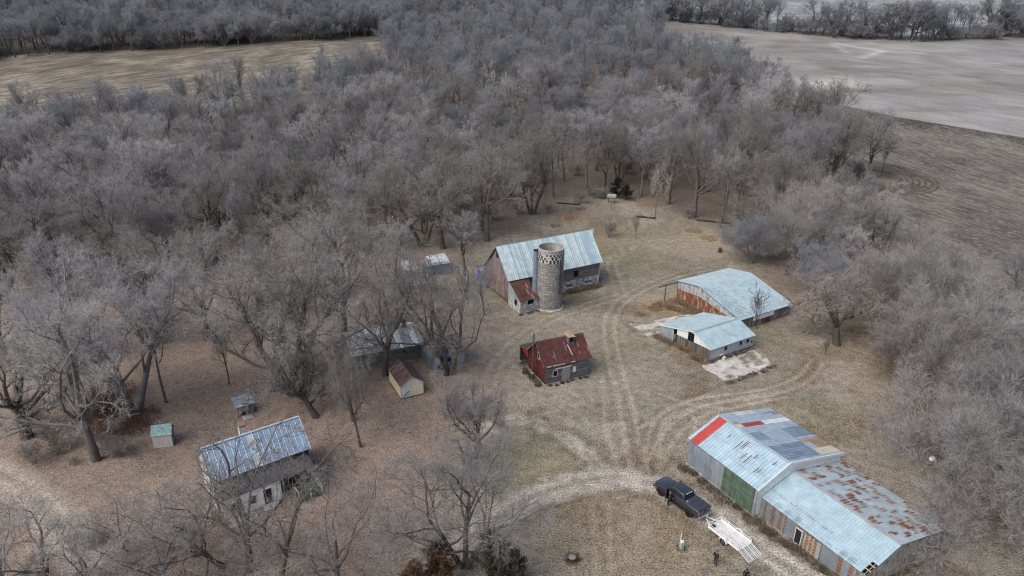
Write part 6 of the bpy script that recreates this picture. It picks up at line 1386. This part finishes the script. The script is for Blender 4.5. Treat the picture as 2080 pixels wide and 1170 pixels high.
# --- what is left of the woods, as one mass: a cloud of points carrying the same tree shapes
def mass(name, items, kinds, label, cat):
    protos = [(k, i) for k in kinds for i in range(len(K_[k]))]; pid = {p: n for n, p in enumerate(protos)}
    me = bpy.data.meshes.new(name); me.from_pydata([(i[2], i[3], tz1(i[2], i[3])-.05) for i in items], [], [])
    ai = me.attributes.new('pick', 'INT', 'POINT'); ai.data.foreach_set('value', [pid[(i[0], i[1] % len(K_[i[0]]))] for i in items])
    ar = me.attributes.new('turn', 'FLOAT', 'POINT'); ar.data.foreach_set('value', [i[5] for i in items])
    as_ = me.attributes.new('size', 'FLOAT', 'POINT'); as_.data.foreach_set('value', [i[4]/K_[i[0]][i[1] % len(K_[i[0]])]['top'] for i in items])
    o = bpy.data.objects.new(name, me); C.objects.link(o); o.color = (.86, .91, 1.0, 1) if name == 'distant_woods' else (1, 1, 1, 1); tag(o, label, cat, kind='stuff')  # distant woods get their haze from this bluish object colour
    ng = bpy.data.node_groups.new(name, 'GeometryNodeTree'); ng.interface.new_socket('Geometry', in_out='INPUT', socket_type='NodeSocketGeometry'); ng.interface.new_socket('Geometry', in_out='OUTPUT', socket_type='NodeSocketGeometry')
    N_ = ng.nodes; gi = N_.new('NodeGroupInput'); go = N_.new('NodeGroupOutput'); jn = N_.new('GeometryNodeJoinGeometry')
    def na(nm, ty):
        a = N_.new('GeometryNodeInputNamedAttribute'); a.data_type = ty; a.inputs[0].default_value = nm; return a.outputs[0]
    pk, tu, sz = na('pick', 'INT'), na('turn', 'FLOAT'), na('size', 'FLOAT')
    cx = N_.new('ShaderNodeCombineXYZ'); ng.links.new(tu, cx.inputs[2])
    for n, (k, i) in enumerate(protos):
        src = next((ob for ob in bpy.data.objects if ob.type == 'MESH' and ob.data == K_[k][i]['t']), None); src2 = next((ob for ob in bpy.data.objects if ob.type == 'MESH' and ob.data == K_[k][i]['c']), None)
        if not src or not src2: continue
        j2 = N_.new('GeometryNodeJoinGeometry')
        for ob in (src2, src):
            q = N_.new('GeometryNodeObjectInfo'); q.inputs['Object'].default_value = ob; q.transform_space = 'ORIGINAL'; ng.links.new(q.outputs['Geometry'], j2.inputs[0])
        cmp_ = N_.new('FunctionNodeCompare'); cmp_.data_type = 'INT'; cmp_.operation = 'EQUAL'; ng.links.new(pk, cmp_.inputs[2]); cmp_.inputs[3].default_value = n
        ip = N_.new('GeometryNodeInstanceOnPoints'); ng.links.new(gi.outputs[0], ip.inputs['Points']); ng.links.new(cmp_.outputs[0], ip.inputs['Selection']); ng.links.new(j2.outputs[0], ip.inputs['Instance']); ng.links.new(cx.outputs[0], ip.inputs['Rotation']); ng.links.new(sz, ip.inputs['Scale'])
        ng.links.new(ip.outputs[0], jn.inputs[0])
    ng.links.new(jn.outputs[0], go.inputs[0]); md = o.modifiers.new('scatter', 'NODES'); md.node_group = ng
    return o
if rest: mass('distant_woods', rest, sorted({i[0] for i in rest}), 'hazy mass of bare grey woods closing the view beyond the fields', 'woods')
rr = random.Random(77); und = []
def under(poly, n, hr, kinds=('bush',)):
    P = rays(poly); x0, y0 = P.min(0); x1, y1 = P.max(0); gq = np.random.default_rng(n); XY = np.stack([gq.uniform(x0, x1, n*12), gq.uniform(y0, y1, n*12)], 1)
    for x, y in XY[inpoly(XY[:, 0], XY[:, 1], P)][:n].tolist(): und.append([rr.choice(kinds), rr.randrange(9), x, y, rr.uniform(*hr), rr.random()*6.28])
under([(-100, 640), (420, 575), (930, 490), (760, 350), (-100, 350)], 260, (1.5, 4.5))
under([(930, 490), (1090, 440), (1250, 398), (1470, 470), (1560, 520), (1780, 360), (1600, 225), (1000, 200), (760, 330)], 300, (1.5, 4.5))
under([(1680, 640), (1790, 720), (1890, 840), (2000, 960), (2100, 1100), (2300, 1200), (2200, 640), (1900, 620)], 70, (1.5, 4))
under([(-300, 140), (300, 100), (800, 68), (1340, 48), (1340, -60), (-300, -60)], 420, (3, 7), ('spray', 'bush', 'bush'))
under([(-60, 900), (60, 940), (260, 980), (240, 860), (120, 830), (-60, 800)], 30, (1, 3)); under([(-50, 1200), (420, 1200), (380, 1060), (160, 1100)], 25, (.8, 2.2))
mass('undergrowth', und, ['bush', 'spray'], 'grey twiggy undergrowth on the woodland floor', 'undergrowth')

# --- evergreens, rusty brush, dry grass
M['needle'] = None
t = NT('needles'); at = t.attr(); oi = t.n('ShaderNodeObjectInfo'); n = t.noise(2.2, 3)
M['needle'] = t.fin(t.mix(1.0, at.outputs['Color'], t.grey(t.ramp(n, .3, .7, .6, 1.4)), 'MULTIPLY'), .9, 0, .12)
def cedar(px, py, h, w_, col, label, seed, n=9000, hole=.0):
    g = np.random.default_rng(seed); x, y = ray(px, py)
    o = thing('cedar_tree', label, 'cedar', (x, y, tz1(x, y)))
    m = MB(); m.tube([(0, 0, -.1), (.05, .03, h*.5), (0, 0, h*.93)], [.16, .1, .02], 8, (.07, .05, .04)); 
    nb_ = 46; pa = []
    tt = g.random(nb_)**.8; ph = g.random(nb_)*6.28; ln = w_*(1-tt)**.8*(.3+1.0*g.random(nb_))+.12
    for a, b, c_ in zip(tt, ph, ln): m.tube([(0, 0, h*(.08+.85*a)), (c_*math.cos(b), c_*math.sin(b), h*(.08+.85*a)+c_*.45)], [.03, .008], 4, (.07, .055, .045), False)
    m.build('trunk', M['vwood'], o)
    k = g.integers(0, nb_, n); u = g.random(n)**.6; z = h*(.08+.85*tt[k])+ln[k]*.45*u; r_ = ln[k]*u
    P = np.stack([r_*np.cos(ph[k]), r_*np.sin(ph[k]), z], 1)+g.normal(0, .11+.03*h/6, (n, 3)); d = nrm(np.stack([np.cos(ph[k]), np.sin(ph[k]), np.full(n, .8)], 1)+g.normal(0, .5, (n, 3)))
    T_ = Tree(seed); pts = T_.paths(P, d, .22+.2*g.random(n), 1, .1, 0); cl = np.array(col); T_.ribbons(T_.cr, pts, .085, tuple(cl*.7), tuple(cl*1.3))
    me = T_.mesh(T_.cr, 'crown'); me.materials.clear(); me.materials.append(M['needle']); c = bpy.data.objects.new('crown', me); C.objects.link(c); c.parent = o
    return o
cedar(1000, 1185, 6.4, 1.9, (.088, .084, .066), 'dark green cedar at the bottom edge beside the drive', 5, 7500)
cedar(1040, 1200, 4.6, 1.6, (.085, .082, .065), 'smaller dull green cedar right of the taller dark one', 6, 8000)
cedar(892, 1195, 5.2, 1.9, (.135, .082, .048), 'rust-brown dying cedar at the bottom edge', 7, 6500)
cedar(845, 1215, 4.0, 1.5, (.13, .082, .05), 'low rust-brown cedar at the left of the dying one', 8, 4500)
cedar(1252, 402, 5.5, 2.8, (.052, .058, .052), 'black-green evergreen shrub just behind the barrel tank', 9, 8000)
cedar(1272, 406, 4.0, 2.2, (.052, .058, .052), 'low dark evergreen right of the barrel tank', 10, 6000)
def brush(name, spots, label, cat, cols, h, n, wd=.03, seed=3, lean=.35):
    g = np.random.default_rng(seed); T_ = Tree(seed)
    for (x, y, r_, dens) in spots:
        k = int(n*dens); a = g.random(k)*6.28; q = r_*np.sqrt(g.random(k)); P = np.stack([x+q*np.cos(a), y+q*np.sin(a), np.zeros(k)], 1); P[:, 2] = tz(P[:, 0], P[:, 1])-.03
        d = nrm(np.stack([g.normal(0, lean, k), g.normal(0, lean, k), np.ones(k)], 1)); pts = T_.paths(P, d, h*(.4+.8*g.random(k)), 2, .18, 0); c = np.array(cols[g.integers(len(cols))]); T_.ribbons(T_.cr, pts, wd, tuple(c*.75), tuple(c*1.15))
    me = T_.mesh(T_.cr, name); me.materials.clear(); me.materials.append(M['needle']); o = bpy.data.objects.new(name, me); C.objects.link(o); tag(o, label, cat, kind='stuff'); return o
def along(fr, a, b, n, r_, dens=1):
    return [(*fr(a[0]+(b[0]-a[0])*(k+.5)/n+random.uniform(-.3, .3), a[1]+(b[1]-a[1])*(k+.5)/n+random.uniform(-.3, .3))[:2], r_*random.uniform(.6, 1.3), dens*random.uniform(.4, 1.3)) for k in range(n)]
fA, fN, fD, fC, fR = frame3(20.196, 65.196, -1.05), frame3(-.586, 108.094, .533), frame3(28.806, 88.89, .561), frame3(36.144, 99.391, .551), frame3(4.633, 81.712, .437)
sp = []
sp += along(fN, (8.7, -.9), (19.3, -.8), 12, .8, 1.1)+along(fN, (19.6, 0), (19.8, 6), 6, .7, .8)+along(fC, (-.8, .5), (-.7, 13.5), 14, .8, 1.2)+along(fC, (-2, 9), (-4.5, 14), 6, 1.3, 1)+along(fD, (-.7, .5), (-.6, 7), 9, .6, .9)+along(fD, (-.8, 7), (-1.0, 10.5), 4, .7, .8)
sp += [(*ray(px, py), r_, d_) for px, py, r_, d_ in ((1330, 625), (1350, 618), (1375, 612), (1390, 602), (1400, 622), (1425, 630)) and [(1330, 628, 1.3, 1.2), (1350, 620, 1.5, 1.5), (1372, 614, 1.4, 1.4), (1392, 606, 1.2, 1.2), (1300, 640, .9, .7), (1405, 628, 1.2, 1), (1440, 485, 2.0, 1), (1410, 470, 1.8, .8), (1480, 495, 2, .8), (1160, 445, 1.6, .8), (1130, 460, 1.5, .7), (1180, 425, 1.5, .6)]]
brush('dry_grass', sp, 'tall orange-brown dead grass and weeds along the shed walls', 'dry grass', [(.25, .17, .105), (.22, .155, .10), (.29, .21, .135), (.19, .14, .095)], .75, 330)
sp = along(fA, (.0, -.7), (21.5, .0), 30, .8, 1)+along(fA, (22.1, 2), (22.3, 12.5), 12, .7, .8)+along(fD, (0, -.2), (9, -.3), 6, .35, .5)+along(fD, (-2.3, -5.5), (8.2, -5.8), 12, .5, .4)+along(fR, (-.6, .2), (-.6, 5), 7, .6, 1)+along(fR, (-.6, 5.5), (2.5, 9), 7, 1.0, .8)+along(fR, (0, -.4), (6.8, -.3), 7, .3, .5)+along(fA, (0, 13.6), (21.5, 13.7), 18, .6, .8)+along(fN, (-.5, -4.8), (3.6, -4.6), 4, .4, .6)
sp += [(6.08+.6*math.cos(a), 50.25+.6*math.sin(a), .3, .18) for a in np.linspace(0, 6, 8)]+[(16.7, 51.9, .6, .7)]
brush('weeds', sp, 'dark grey-brown weeds at the foot of the buildings', 'weeds', [(.10, .08, .062), (.085, .066, .055), (.13, .105, .075)], .42, 300, .028, 4, .5)
sp = [(*ray(px, py), 2.2, 1) for px, py in ((205, 860), (225, 830), (245, 800), (215, 800), (250, 840), (270, 870), (190, 830), (290, 850), (232, 880))]
brush('rusty_brush', sp, 'thicket of rust-red dead leaves around the forked grey tree', 'brush', [(.20, .10, .07), (.18, .085, .06), (.16, .10, .075)], 1.7, 260, .045, 6, .5)
